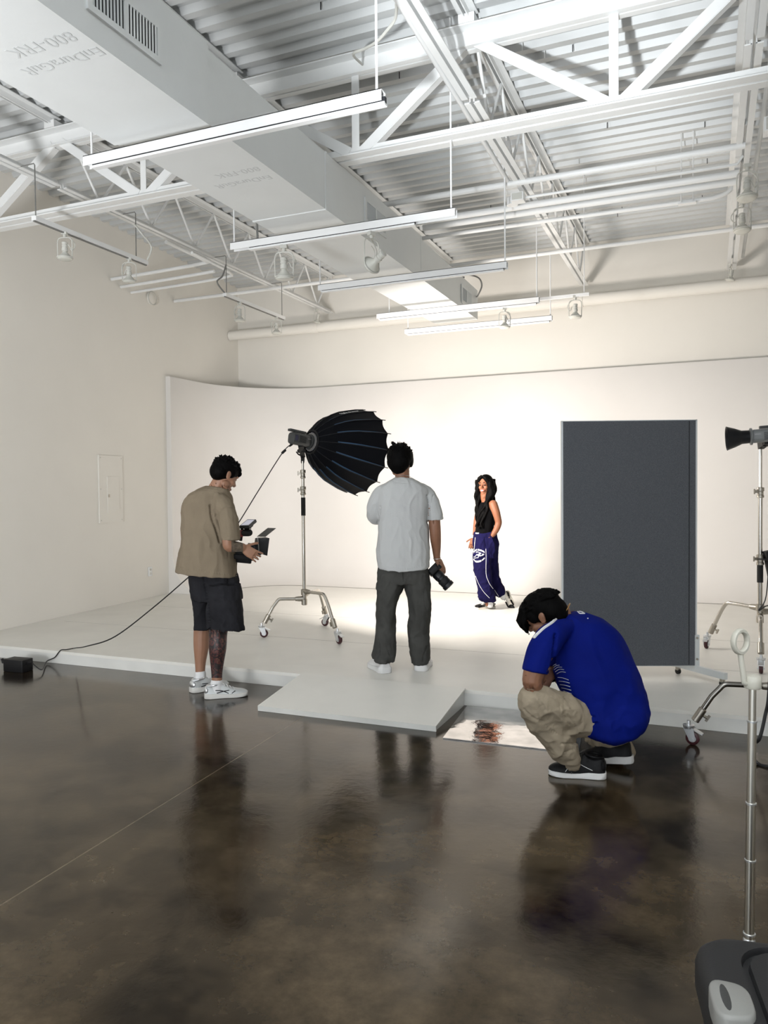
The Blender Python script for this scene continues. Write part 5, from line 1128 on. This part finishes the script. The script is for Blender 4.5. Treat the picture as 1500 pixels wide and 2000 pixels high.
# ------------------------------------------------------------------ smiling person on the backdrop
F3 = Fig(950, 1190, H_STAGE); P3 = F3.P
v = thing('person', F3.B, 'smiling person with long black hair, black sleeveless top and navy sweatpants', 'person')
face3 = (-RH * .52 - FH * .82 - UP * .03).normalized(); hc3 = P3(947.5, 947, -.01); HS = .93
bd = MB(); head(bd, hc3, face3, HS, True)
limb(bd, F3, [(954, 987, .02, 9.5), (949, 976, -.01, 9.4), (947, 964, -.02, 9)])
loft(bd, F3, [(953, 978, .02, 10, .07), (952, 986, .02, 17, .13), (950, 1000, .02, 18, .13), (948, 1020, .01, 17, .115), (946, 1036, 0, 16.5, .11), (947, 1050, 0, 20, .13), (948, 1068, 0, 22, .14), (950, 1082, 0, 18, .12)])
limb(bd, F3, [(943, 1072, .0, 14), (946, 1115, -.02, 11), (951, 1150, -.02, 8), (953, 1180, -.02, 5.5)]); limb(bd, F3, [(955, 1072, .06, 13), (962, 1112, .08, 10.5), (974, 1140, .10, 8), (986, 1160, .12, 5.5)])
# near arm bends to the pocket, far arm hangs in front
limb(bd, F3, [(963, 984, -.10, 8.5), (968, 998, -.13, 8), (972, 1012, -.14, 7), (973.5, 1022, -.14, 6.6), (969, 1035, -.15, 6), (961, 1047, -.145, 4.8), (957.5, 1054, -.11, 4.3)])
hand(bd, P3(957.5, 1054, -.10), (-UP * .80 - RH * .30 + FH * .40), (FH), (-RH * .8 + UP * .4), .92, (.2, .2, .2, .2), .3)
limb(bd, F3, [(940, 986, .15, 7.5), (933, 1008, .18, 6.5), (930, 1024, .17, 5.8), (928, 1040, .12, 4.8), (926, 1050, .09, 4)])
hand(bd, P3(926, 1050, .09), (-UP * .93 - RH * .28), (FH * .8 + RH * .3), (RH * -.6 - FH * .6), .92, (.3, .35, .4, .45), .3)
body = fuse(bd, .004, 2)
fx, ff, fz = head_basis(face3)
def fp(a, b, d): return hc3 + fx * (a * HS) + ff * (b * HS) + fz * (d * HS)
# top
tp = MB(); loft(tp, F3, [(949, 981, .02, 11, .085), (950, 987, .02, 16, .115), (950.5, 994, .02, 18, .135), (949.5, 1004, .015, 17.8, .135), (948, 1018, .01, 17.2, .125), (946.5, 1032, 0, 17.5, .12), (946, 1042, 0, 18, .122)])
limb(tp, F3, [(956, 985, -.05, 5), (953, 977, -.05, 4), (951, 973, -.02, 4)]); t = fuse(tp, .005, 4); folds(t, .003, 12, (1, 1, .6), 3); t_top = t; t.build('top', M['blacktop'], v, angle=180)
# sweatpants
pn_ = MB()
loft(pn_, F3, [(948, 1039, 0, 21.5, .135), (948, 1043, 0, 22.5, .14), (948, 1048, 0, 22.5, .142), (948, 1060, 0, 25, .155), (948.5, 1075, 0, 24.5, .155), (949, 1088, 0, 22, .14)])
loft(pn_, F3, [(942, 1078, -.02, 19, .13), (942, 1100, -.03, 17.5, .125), (944, 1125, -.03, 16.5, .12), (948, 1150, -.02, 16, .12), (951, 1166, -.02, 16.2, .115), (953, 1173, -.02, 14, .09), (954, 1178, -.02, 8, .05)])
limb(pn_, F3, [(957, 1082, .07, 16.5), (958, 1105, .09, 15), (961, 1122, .10, 13.5), (967, 1140, .10, 12.5), (973, 1151, .11, 12.5), (978, 1158, .12, 10.5)])
t = fuse(pn_, .0058, 4); folds(t, .017, 6, (1, 1, .55), 21); folds(t, .008, 12, (1, 1, .7), 4)
crease(t, F3, [(930, 1049), (948, 1050), (969, 1049)], 1.2, .006); crease(t, F3, [(947, 1050), (948, 1060), (950, 1068)], 1.4, .008)
t_pn = t; pants = t.build('sweatpants', M['navy'], v, angle=180)
bvh = BVHTree.FromPolygons([tuple(p) for p in t.v], t.f)
def on_pants(px, py, off=.002, which=None):
    d = (at(px, py, 1.0) - EYE).normalized(); h = bvh.ray_cast(EYE, d)
    if h[0] is None: h = bvh.find_nearest(P3(px, py, -.1))
    return h[0] + h[1] * off
def pants_line(pts, r): return MB().tube([on_pants(*p[:2]) for p in smoothpts(pts, 5)], r, 6)
pants_line([(949, 1072), (949.5, 1090), (949, 1110), (950, 1125), (956, 1140), (963, 1150)], .0024).build('side_piping', M['print'], pants)
pants_line([(929, 1125), (935, 1140), (944, 1155), (956, 1168)], .0022).build('side_piping', M['print'], pants); pants_line([(966, 1152), (971, 1160), (974, 1165)], .002).build('side_piping', M['print'], pants)
pants_line([(928.5, 1050), (927.5, 1060), (926.5, 1074)], .003).build('drawstring', M['shoe_cream'], pants)
def patch(poly, off=.004):
    mb = MB(); c = (sum(p[0] for p in poly) / len(poly), sum(p[1] for p in poly) / len(poly))
    vs_ = [on_pants(c[0], c[1], off)] + [on_pants(px, py, off) for px, py in poly]; n = len(poly); mb.add(vs_, [(0, i + 1, (i + 1) % n + 1) for i in range(n)]); return mb
def arc_patch(x0, y0, x1, y1, bow, th, n=4):
    top = [(x0 + (x1 - x0) * k / n, y0 + (y1 - y0) * k / n + bow * math.sin(PI * k / n)) for k in range(n + 1)]
    mb = MB(); a = [on_pants(x, y, .004) for x, y in top]; b = [on_pants(x, y + th, .004) for x, y in top]
    mb.add(a + b, [(k, k + 1, n + 2 + k, n + 1 + k) for k in range(n)]); return mb
for args in ((925.5, 1078, 928.4, 1073.5, -.5, 3.4), (928.8, 1073.2, 931.8, 1072.2, -.3, 3.2), (933.5, 1072.4, 937.5, 1073.2, -.3, 3), (938, 1073.3, 942, 1074.6, -.3, 3), (942.4, 1074.8, 946.6, 1077.2, -.2, 3), (925.2, 1090, 927.6, 1093, .4, 3), (928.2, 1094, 933, 1095.2, .4, 3.2), (933.6, 1095.2, 940, 1093.4, .3, 3.2), (941, 1092.6, 946.4, 1088.4, .2, 3)):
    arc_patch(*args).build('printed_lettering', M['print'], pants, smooth=False)
patch([(929, 1079), (932, 1077), (935, 1078), (939, 1080), (946, 1082.5), (943, 1085), (938, 1086.6), (934, 1086), (930.5, 1083)]).build('printed_emblem', M['print'], pants, smooth=False)
pants_line([(931, 1084), (928, 1087), (925.5, 1088)], .0035).build('printed_emblem', M['print'], pants); pants_line([(934.5, 1086), (934, 1089), (930, 1089.5), (927, 1090.5)], .0035).build('printed_emblem', M['print'], pants)
arc_patch(929, 1040.6, 935.5, 1041.2, .2, 1.6).build('waistband_tag', M['print'], pants, smooth=False)
tuck(body, [t_top, t_pn], .006, .03); body.build('body', M['skin_f'], v, angle=180)
# face
for q in (-1, 1):
    MB().ell(fp(q * .030, .084, .0), (.015, .007, .0065), fx, ff, fz, 14, 8).build('eye', M['shoe_black'], v)
    MB().tube([fp(q * .014, .094, .024), fp(q * .030, .092, .029), fp(q * .046, .078, .022)], [.003, .0035, .002], 8).build('eyebrow', M['hair'], v)
MB().ell(fp(0, .092, -.065), (.018, .006, .0055), fx, ff, fz, 16, 8).build('teeth', M['teeth'], v)
lp = MB().tube([fp(-.032, .082, -.057), fp(-.016, .096, -.0545), fp(0, .0985, -.056), fp(.016, .096, -.0545), fp(.032, .082, -.057)], [.003, .0045, .005, .0045, .003], 8)
lp.tube([fp(-.032, .082, -.058), fp(-.017, .095, -.073), fp(0, .098, -.077), fp(.017, .095, -.073), fp(.032, .082, -.058)], [.003, .0045, .0055, .0045, .003], 8); lp.build('lips', M['lips'], v)
# long wavy hair, centre parting
hr = MB(); hr.ell(fp(0, -.026, .040), (.086 * HS, .104 * HS, .090 * HS), fx, ff, fz, 22, 14); hr.ell(fp(0, -.06, -.04), (.082, .07, .10), fx, ff, fz, 18, 12)
for q in (-1, 1):
    hr.tube([fp(q * .006, .072, .112), fp(q * .042, .072, .082), fp(q * .066, .052, .035), fp(q * .074, .040, -.02), fp(q * .078, .034, -.08)], [.016, .022, .022, .022, .022], 12)
random.seed(4)
lock_ends = []
for i in range(46):
    if i < 15: a = random.uniform(-.092, -.055); b = random.uniform(-.03, .05); L = random.uniform(.44, .58); px1, dd1 = random.uniform(929, 942), -.12 - random.uniform(0, .03)
    elif i < 26: a = random.uniform(.055, .09); b = random.uniform(-.03, .05); L = random.uniform(.40, .56); px1, dd1 = random.uniform(929, 938), .06 + random.uniform(-.1, .06)
    else: a = random.uniform(-.075, .075); b = random.uniform(-.13, -.08); L = random.uniform(.42, .56); px1, dd1 = random.uniform(962, 975), random.uniform(-.02, .10)
    p0 = fp(a, b, random.uniform(.02, .07)); yend = 948 + L * 1512 / F3.D * 0.98 + (-6 if i >= 26 else 0)
    q = P3(px1, min(yend, 1030), dd1); pts = []
    mid = fp(a * 1.12, b, -.09) if i < 26 else fp(a, b - .01, -.10)
    ctrl = [tuple(p0), tuple(mid), tuple(mid.lerp(q, .45) + RH * (.0)), tuple(q)]
    path = smoothpts(ctrl, 7); ph = random.uniform(0, 6)
    for k, c in enumerate(path):
        wv = .014 * math.sin(k * .8 + ph) * min(1, k / 6); pts.append(V(c) + RH * wv + FH * (wv * .6 * math.cos(ph)))
    n = len(pts); hr.tube(pts, [.022 * (1 - .78 * (k / (n - 1)) ** 1.6) + .001 for k in range(n)], 8)
fuse(hr, .0042, 1).build('hair', M['hair'], v, angle=180)
# shoes
g1 = onz(966, 1187, H_STAGE); u, fr3 = shoe(g1, g1 + (-RH * .93 - FH * .38).normalized() * .245, v, 'shoe_cream', 'shoe_cream', .043, .062, sole_h=.016)
side_stripes(u, fr3, 'shoe_black', .043, .062, [[(.03, .5), (.2, .55), (.36, .62)], [(.62, .25), (.8, .2), (.95, .12)], [(.60, .5), (.8, .4), (.95, .2)], [(.1, .2), (.3, .3), (.5, .6)]], r=.006)
tb = MB().ell(fr3[0] + fr3[1] * .205 + UP * .030, (.045, .042, .022), fr3[1], fr3[2], UP); tb.build('toe_cap', M['shoe_black'], u)
sk = MB(); limb(sk, F3, [(956, 1172, -.02, 7), (957, 1182, -.02, 6.5)]); sk.build('sock', M['sock'], v)
toe = P3(1001, 1190, .12); heel = P3(986, 1154, .16); toe.z = H_STAGE + .012
# raised back shoe is tilted on its toe
def tilted_shoe(heel, toe, up):
    b = len(bpy.data.objects); L = (toe - heel).length
    u, fr = shoe(V((0, 0, 0)), V((L, 0, 0)), None, 'shoe_cream', 'shoe_cream', .043, .062, sole_h=.016)
    side_stripes(u, fr, 'shoe_black', .043, .062, [[(.03, .5), (.2, .55), (.36, .62)], [(.62, .25), (.8, .2), (.95, .12)], [(.60, .5), (.8, .4), (.95, .2)], [(.1, .2), (.3, .3), (.5, .6)]], r=.006)
    MB().ell((.205, 0, .030), (.045, .042, .022)).build('toe_cap', M['shoe_black'], u)
    X = (toe - heel).normalized(); Z = (up - X * up.dot(X)).normalized(); Y = Z.cross(X)
    m = Matrix(((X.x, Y.x, Z.x, heel.x), (X.y, Y.y, Z.y, heel.y), (X.z, Y.z, Z.z, heel.z), (0, 0, 0, 1)))
    for o in [u] + list(u.children): o.data.transform(m)
    put(u, v); return u
tilted_shoe(heel + RH * .02, toe, (-RH * .75 + UP * .55 - FH * .45))
sk = MB(); limb(sk, F3, [(979, 1159, .12, 7), (984, 1166, .13, 7)]); sk.build('sock', M['sock'], v)
# ------------------------------------------------------------------ crouching person in the blue jersey
F4 = Fig(1150, 1516, 0.0); P4 = F4.P
v = thing('person', F4.B, 'person in royal blue jersey and khaki trousers, crouching with head bowed', 'person')
face4 = (-RH * .74 + FH * .44 - UP * .56).normalized(); hc4 = P4(1063, 1203, .10)
bd = MB(); head(bd, hc4, face4, 1.0)
limb(bd, F4, [(1118, 1222, .10, 25), (1104, 1207, .10, 24), (1088, 1200, .10, 24)])
limb(bd, F4, [(1184, 1396, .04, 38), (1178, 1340, .06, 50), (1150, 1280, .10, 56), (1125, 1240, .12, 44)])
# legs
limb(bd, F4, [(1185, 1402, .03, 24), (1110, 1394, -.10, 26), (1046, 1368, -.16, 24), (1062, 1412, -.10, 22), (1095, 1462, -.06, 17), (1120, 1496, -.04, 13)])
limb(bd, F4, [(1205, 1400, .10, 36), (1150, 1390, .34, 32), (1110, 1365, .46, 24), (1150, 1420, .36, 20), (1195, 1462, .24, 16), (1212, 1480, .2, 13)])
# near arm propped on the knee, forearm turned inwards
limb(bd, F4, [(1066, 1262, -.09, 21), (1050, 1296, -.17, 22), (1040, 1325, -.19, 19), (1042, 1337, -.18, 17.5), (1058, 1330, -.06, 16), (1072, 1318, .06, 13), (1079, 1310, .13, 11)])
hand(bd, P4(1079, 1310, .13), (RH * .25 + FH * .85 - UP * .2), (-UP), (RH * .7 + FH * .2), 1.0, (.5, .55, .6, .6), .4)
limb(bd, F4, [(1170, 1250, .30, 22), (1135, 1300, .40, 18), (1105, 1330, .42, 15), (1085, 1318, .34, 11)])
hand(bd, P4(1085, 1318, .34), (-RH * .5 - FH * .6), (-UP), (UP * .5), 1.0, (.5, .55, .6, .6), .4)
body = fuse(bd, .0045, 3)
# hair
hx, hf, hz = head_basis(face4); hr = MB()
hr.ell(hc4 - hf * .016 + hz * .040, (.087, .108, .090), hx, hf, hz, 22, 14); hr.ell(hc4 - hf * .060 + hz * .0, (.078, .072, .076), hx, hf, hz, 20, 12); hr.ell(hc4 - hf * .066 - hz * .036, (.066, .050, .048), hx, hf, hz)
hr.ell(hc4 + hf * .058 + hz * .070, (.074, .050, .044), hx, hf, hz); hr.ell(hc4 + hf * .092 + hz * .030, (.062, .022, .040), hx, hf, hz)
for q in (-1, 1): hr.ell(hc4 + hx * (q * .070) + hf * .032 + hz * .030, (.014, .030, .045), hx, hf, hz)
random.seed(9)
for i in range(90):
    a = random.uniform(-1.2, 1.2); p = hc4 + hx * (math.sin(a) * .075) + hf * (.055 + .05 * math.cos(a)) + hz * (.06 + random.uniform(-.02, .03))
    e = p + hf * random.uniform(.012, .03) - hz * random.uniform(.05, .10) + hx * random.uniform(-.02, .02); hr.tube([p - hf * .02, p.lerp(e, .5) + hf * .014, e], [.010, .007, .0012], 6)
for i in range(120):
    a = random.uniform(0, 2 * PI); t = random.uniform(.2, 1); h = math.sqrt(1 - t * t); d = hx * math.cos(a) * h + hf * math.sin(a) * h + hz * t
    p = hc4 - hf * .016 + hz * .04 + hx * (math.cos(a) * h * .086) + hf * (math.sin(a) * h * .106) + hz * (t * .089); sw = (hf * .9 + d * .25 - hz * .1).normalized()
    hr.tube([p - d * .008 - sw * .03, p + d * .006, p + sw * .035 - d * .004], [.008, .0065, .0015], 6)
fuse(hr, .0042, 1).build('hair', M['hair'], v, angle=180)
# jersey
js = MB()
loft(js, F4, [(1116, 1197.5, .10, 20, .065, -.12), (1120, 1203, .10, 38, .10, -.05), (1127, 1212, .10, 55, .14), (1133, 1225, .10, 68, .165), (1138, 1244, .10, 77, .185), (1146, 1272, .09, 82, .195), (1158, 1305, .07, 84, .195), (1170, 1335, .05, 84, .19), (1181, 1362, .03, 79.5, .185), (1189, 1390, .0, 74.5, .18), (1190, 1412, -.01, 68, .175), (1190, 1430, -.02, 54, .16), (1189, 1440, -.02, 33, .12)], n=40)
limb(js, F4, [(1108, 1226, .0, 18), (1090, 1234, -.05, 25), (1074, 1246, -.09, 28.5), (1061, 1266, -.13, 28), (1053, 1288, -.16, 26.5), (1049, 1302, -.175, 26.5), (1047, 1313, -.18, 27)], cut=True)
limb(js, F4, [(1172, 1242, .20, 28), (1172, 1272, .30, 28), (1158, 1298, .37, 26)])
limb(js, F4, [(1184, 1345, .0, 44), (1172, 1378, -.055, 40), (1168, 1398, -.075, 32), (1172, 1414, -.07, 20)], 20)
t = fuse(js, .006, 4)
folds(t, .008, 4.5, (1, 1, .6), 31); folds(t, .009, 8.0, (1, 1, 1), 7, True, lambda p: max(.1, min(1, (.62 - p.z) * 4)))
crease(t, F4, [(1086, 1240), (1083, 1270), (1080, 1296), (1072, 1314)], 5, .028); crease(t, F4, [(1095, 1203), (1087, 1225), (1080, 1245)], 2.2, .004)
crease(t, F4, [(1118, 1386), (1132, 1405), (1150, 1415), (1165, 1412)], 3.2, .014); crease(t, F4, [(1122, 1378), (1140, 1396), (1160, 1400)], 3, .010); crease(t, F4, [(1128, 1370), (1146, 1384)], 3, .009)
crease(t, F4, [(1132, 1392), (1138, 1404), (1152, 1412)], 2, .007); crease(t, F4, [(1204, 1222), (1215, 1238), (1226, 1258)], 2.2, .005)
crease(t, F4, [(1030, 1294), (1046, 1305), (1065, 1312)], 1.8, .003)
t_js = t; jer = t.build('jersey', M['jersey'], v, angle=180)
bvj = BVHTree.FromPolygons([tuple(p) for p in t.v], t.f)
def on_j(px, py, off=.002):
    d = (at(px, py, 1.0) - EYE).normalized(); h = bvj.ray_cast(EYE, d)
    if h[0] is None: h = bvj.find_nearest(P4(px, py, 0))
    n = h[1] if h[1].dot(fwd) < 0 else -h[1]; return h[0] + n * off
def jline(pts, r): return MB().tube([on_j(*p) for p in smoothpts(pts, 6)], r, 6)
jline([(1090, 1206), (1078, 1217), (1062, 1228), (1049, 1240), (1043, 1247)], .0075).build('shoulder_stripe', M['print'], jer)
for pts in ([(1080, 1300), (1083, 1298), (1087, 1297)], [(1082, 1304), (1087, 1300), (1093, 1299)], [(1083, 1308), (1090, 1303), (1098, 1303)], [(1085, 1312), (1093, 1307), (1102, 1308)], [(1088, 1316), (1096, 1312), (1105, 1313)],
            [(1090, 1323), (1100, 1324), (1111, 1328)], [(1092, 1330), (1102, 1331), (1113, 1334)], [(1094, 1337), (1104, 1338), (1114, 1341)], [(1097, 1343), (1106, 1345), (1116, 1348)], [(1101, 1349), (1109, 1352), (1117, 1355)], [(1106, 1356), (1112, 1359), (1118, 1362)], [(1111, 1362), (1115, 1365), (1119, 1368)]):
    jline(pts, .0011).build('side_pinstripe', M['print'], jer)
def jpatch(poly, m, name):
    mb = MB(); c = (sum(p[0] for p in poly) / len(poly), sum(p[1] for p in poly) / len(poly)); n = len(poly)
    mb.add([on_j(c[0], c[1], .003)] + [on_j(x, y, .003) for x, y in poly], [(0, i + 1, (i + 1) % n + 1) for i in range(n)]); mb.build(name, M[m], jer, smooth=False)
jline([(1128, 1194.5), (1132, 1198.5), (1134.5, 1199), (1142, 1198.8)], .0032).build('back_lettering', M['print'], jer); jline([(1130, 1194.5), (1136, 1195.5), (1141, 1198.4)], .0028).build('back_lettering', M['print'], jer)
jline([(1149, 1197.6), (1151, 1197.6)], .003).build('back_lettering', M['print'], jer)
jline([(1104, 1198.5), (1112, 1196.5), (1120, 1194)], .0025).build('collar_trim', M['wheel'], jer)
# trousers
kh = MB()
limb(kh, F4, [(1190, 1408, .02, 36), (1140, 1404, -.05, 37), (1085, 1385, -.13, 36), (1050, 1366, -.17, 31), (1040, 1376, -.165, 30)], 20)
limb(kh, F4, [(1041, 1372, -.165, 30), (1056, 1402, -.13, 32), (1078, 1430, -.10, 33), (1098, 1456, -.07, 30), (1110, 1476, -.05, 23), (1115, 1490, -.04, 16.5), (1116, 1496, -.04, 15.5)], 20)
limb(kh, F4, [(1205, 1408, .08, 42), (1160, 1395, .32, 38), (1115, 1370, .46, 32), (1112, 1376, .46, 30)], 18)
limb(kh, F4, [(1112, 1374, .46, 30), (1150, 1415, .36, 30), (1185, 1447, .26, 27), (1210, 1460, .18, 24), (1224, 1472, .14, 20)], 18)
limb(kh, F4, [(1172, 1424, .0, 34), (1200, 1420, .02, 36), (1222, 1416, .06, 30)], 18)
t = fuse(kh, .0062, 4)
folds(t, .012, 5.0, (1, 1, 1), 41); folds(t, .006, 10, (1, 1, 1), 17); folds(t, .003, 20, (1, 1, 1), 27)
crease(t, F4, [(1108, 1345), (1100, 1372), (1108, 1395), (1120, 1412), (1132, 1432)], 2, .006); crease(t, F4, [(1064, 1388), (1078, 1387), (1094, 1378)], 1.8, .006); crease(t, F4, [(1094, 1382), (1103, 1402), (1112, 1415)], 1.8, .005)
crease(t, F4, [(1022, 1385), (1042, 1402), (1064, 1410)], 2.5, .010); crease(t, F4, [(1040, 1350), (1055, 1370), (1066, 1385)], 2, .008); crease(t, F4, [(1098, 1453), (1120, 1452), (1140, 1444)], 3, .014); crease(t, F4, [(1102, 1470), (1124, 1462), (1146, 1452)], 2.5, .010)
crease(t, F4, [(1050, 1400), (1075, 1425), (1100, 1436), (1120, 1438)], 2.2, .008)
t_kh = t; t.build('trousers', M['khaki'], v, angle=180)
tuck(body, [t_js, t_kh], .009); body.build('body', M['skin'], v, angle=180)
MB().torus(P4(1100, 1199, .09), (-RH * .75 + UP * .5 + FH * .2).normalized(), .066, .0022, 30, 6).build('neck_chain', M['gold'], v)
g1 = onz(1184, 1519, 0); g2 = onz(1082, 1512, 0); u, fr_ = shoe(g1, g1 + (g2 - g1).normalized() * .285, v, 'shoe_black', 'sock', .050, .100, sole_h=.025)
side_stripes(u, fr_, 'print', .050, .098, [[(.24, .30), (.34, .42), (.48, .62)], [(.72, .1), (.66, .35)]], r=.0016)
shoe_detail(u, fr_, .050, .098, 'shoe_black', 'cob', .026)
# far shoe is up on its toes
X0s = onz(1196, 1497, 0) + UP * .03
def toe_shoe(heel, toe, up):
    L = (toe - heel).length; u, fr = shoe(V((0, 0, 0)), V((L, 0, 0)), None, 'shoe_black', 'sock', .052, .098, sole_h=.030)
    MB().rbox((.10, 0, .001), (.16, .078, .006), .02).build('tread', M['rubber'], u)
    X = (toe - heel).normalized(); Z = (up - X * up.dot(X)).normalized(); Y = Z.cross(X); m = Matrix(((X.x, Y.x, Z.x, heel.x), (X.y, Y.y, Z.y, heel.y), (X.z, Y.z, Z.z, heel.z), (0, 0, 0, 1)))
    for o in [u] + list(u.children): o.data.transform(m)
    put(u, v)
hl = P4(1238, 1489, .10); tl = onz(1180, 1494, 0.0); tl = hl + (tl - hl).normalized() * .285; tl.z = max(tl.z, .004)
toe_shoe(hl, tl, UP * .95 + RH * .1)
# small camera he is looking down at
kc = P4(1078, 1316, .20); kk = thing('photo_camera', kc, 'small black camera held between the knees of the crouching person', 'camera')
MB().rbox(kc, (.11, .06, .075), .012, (RH * .8 + FH * .6).normalized(), (FH * .8 - RH * .6).normalized(), UP).build('body', M['black'], kk)
MB().lathe(kc - (FH * .8 - RH * .6).normalized() * -.03, (FH * .8 - RH * .6).normalized(), [(0, .03), (.05, .03), (.052, .026)], 20).build('lens', M['blackmetal'], kk)
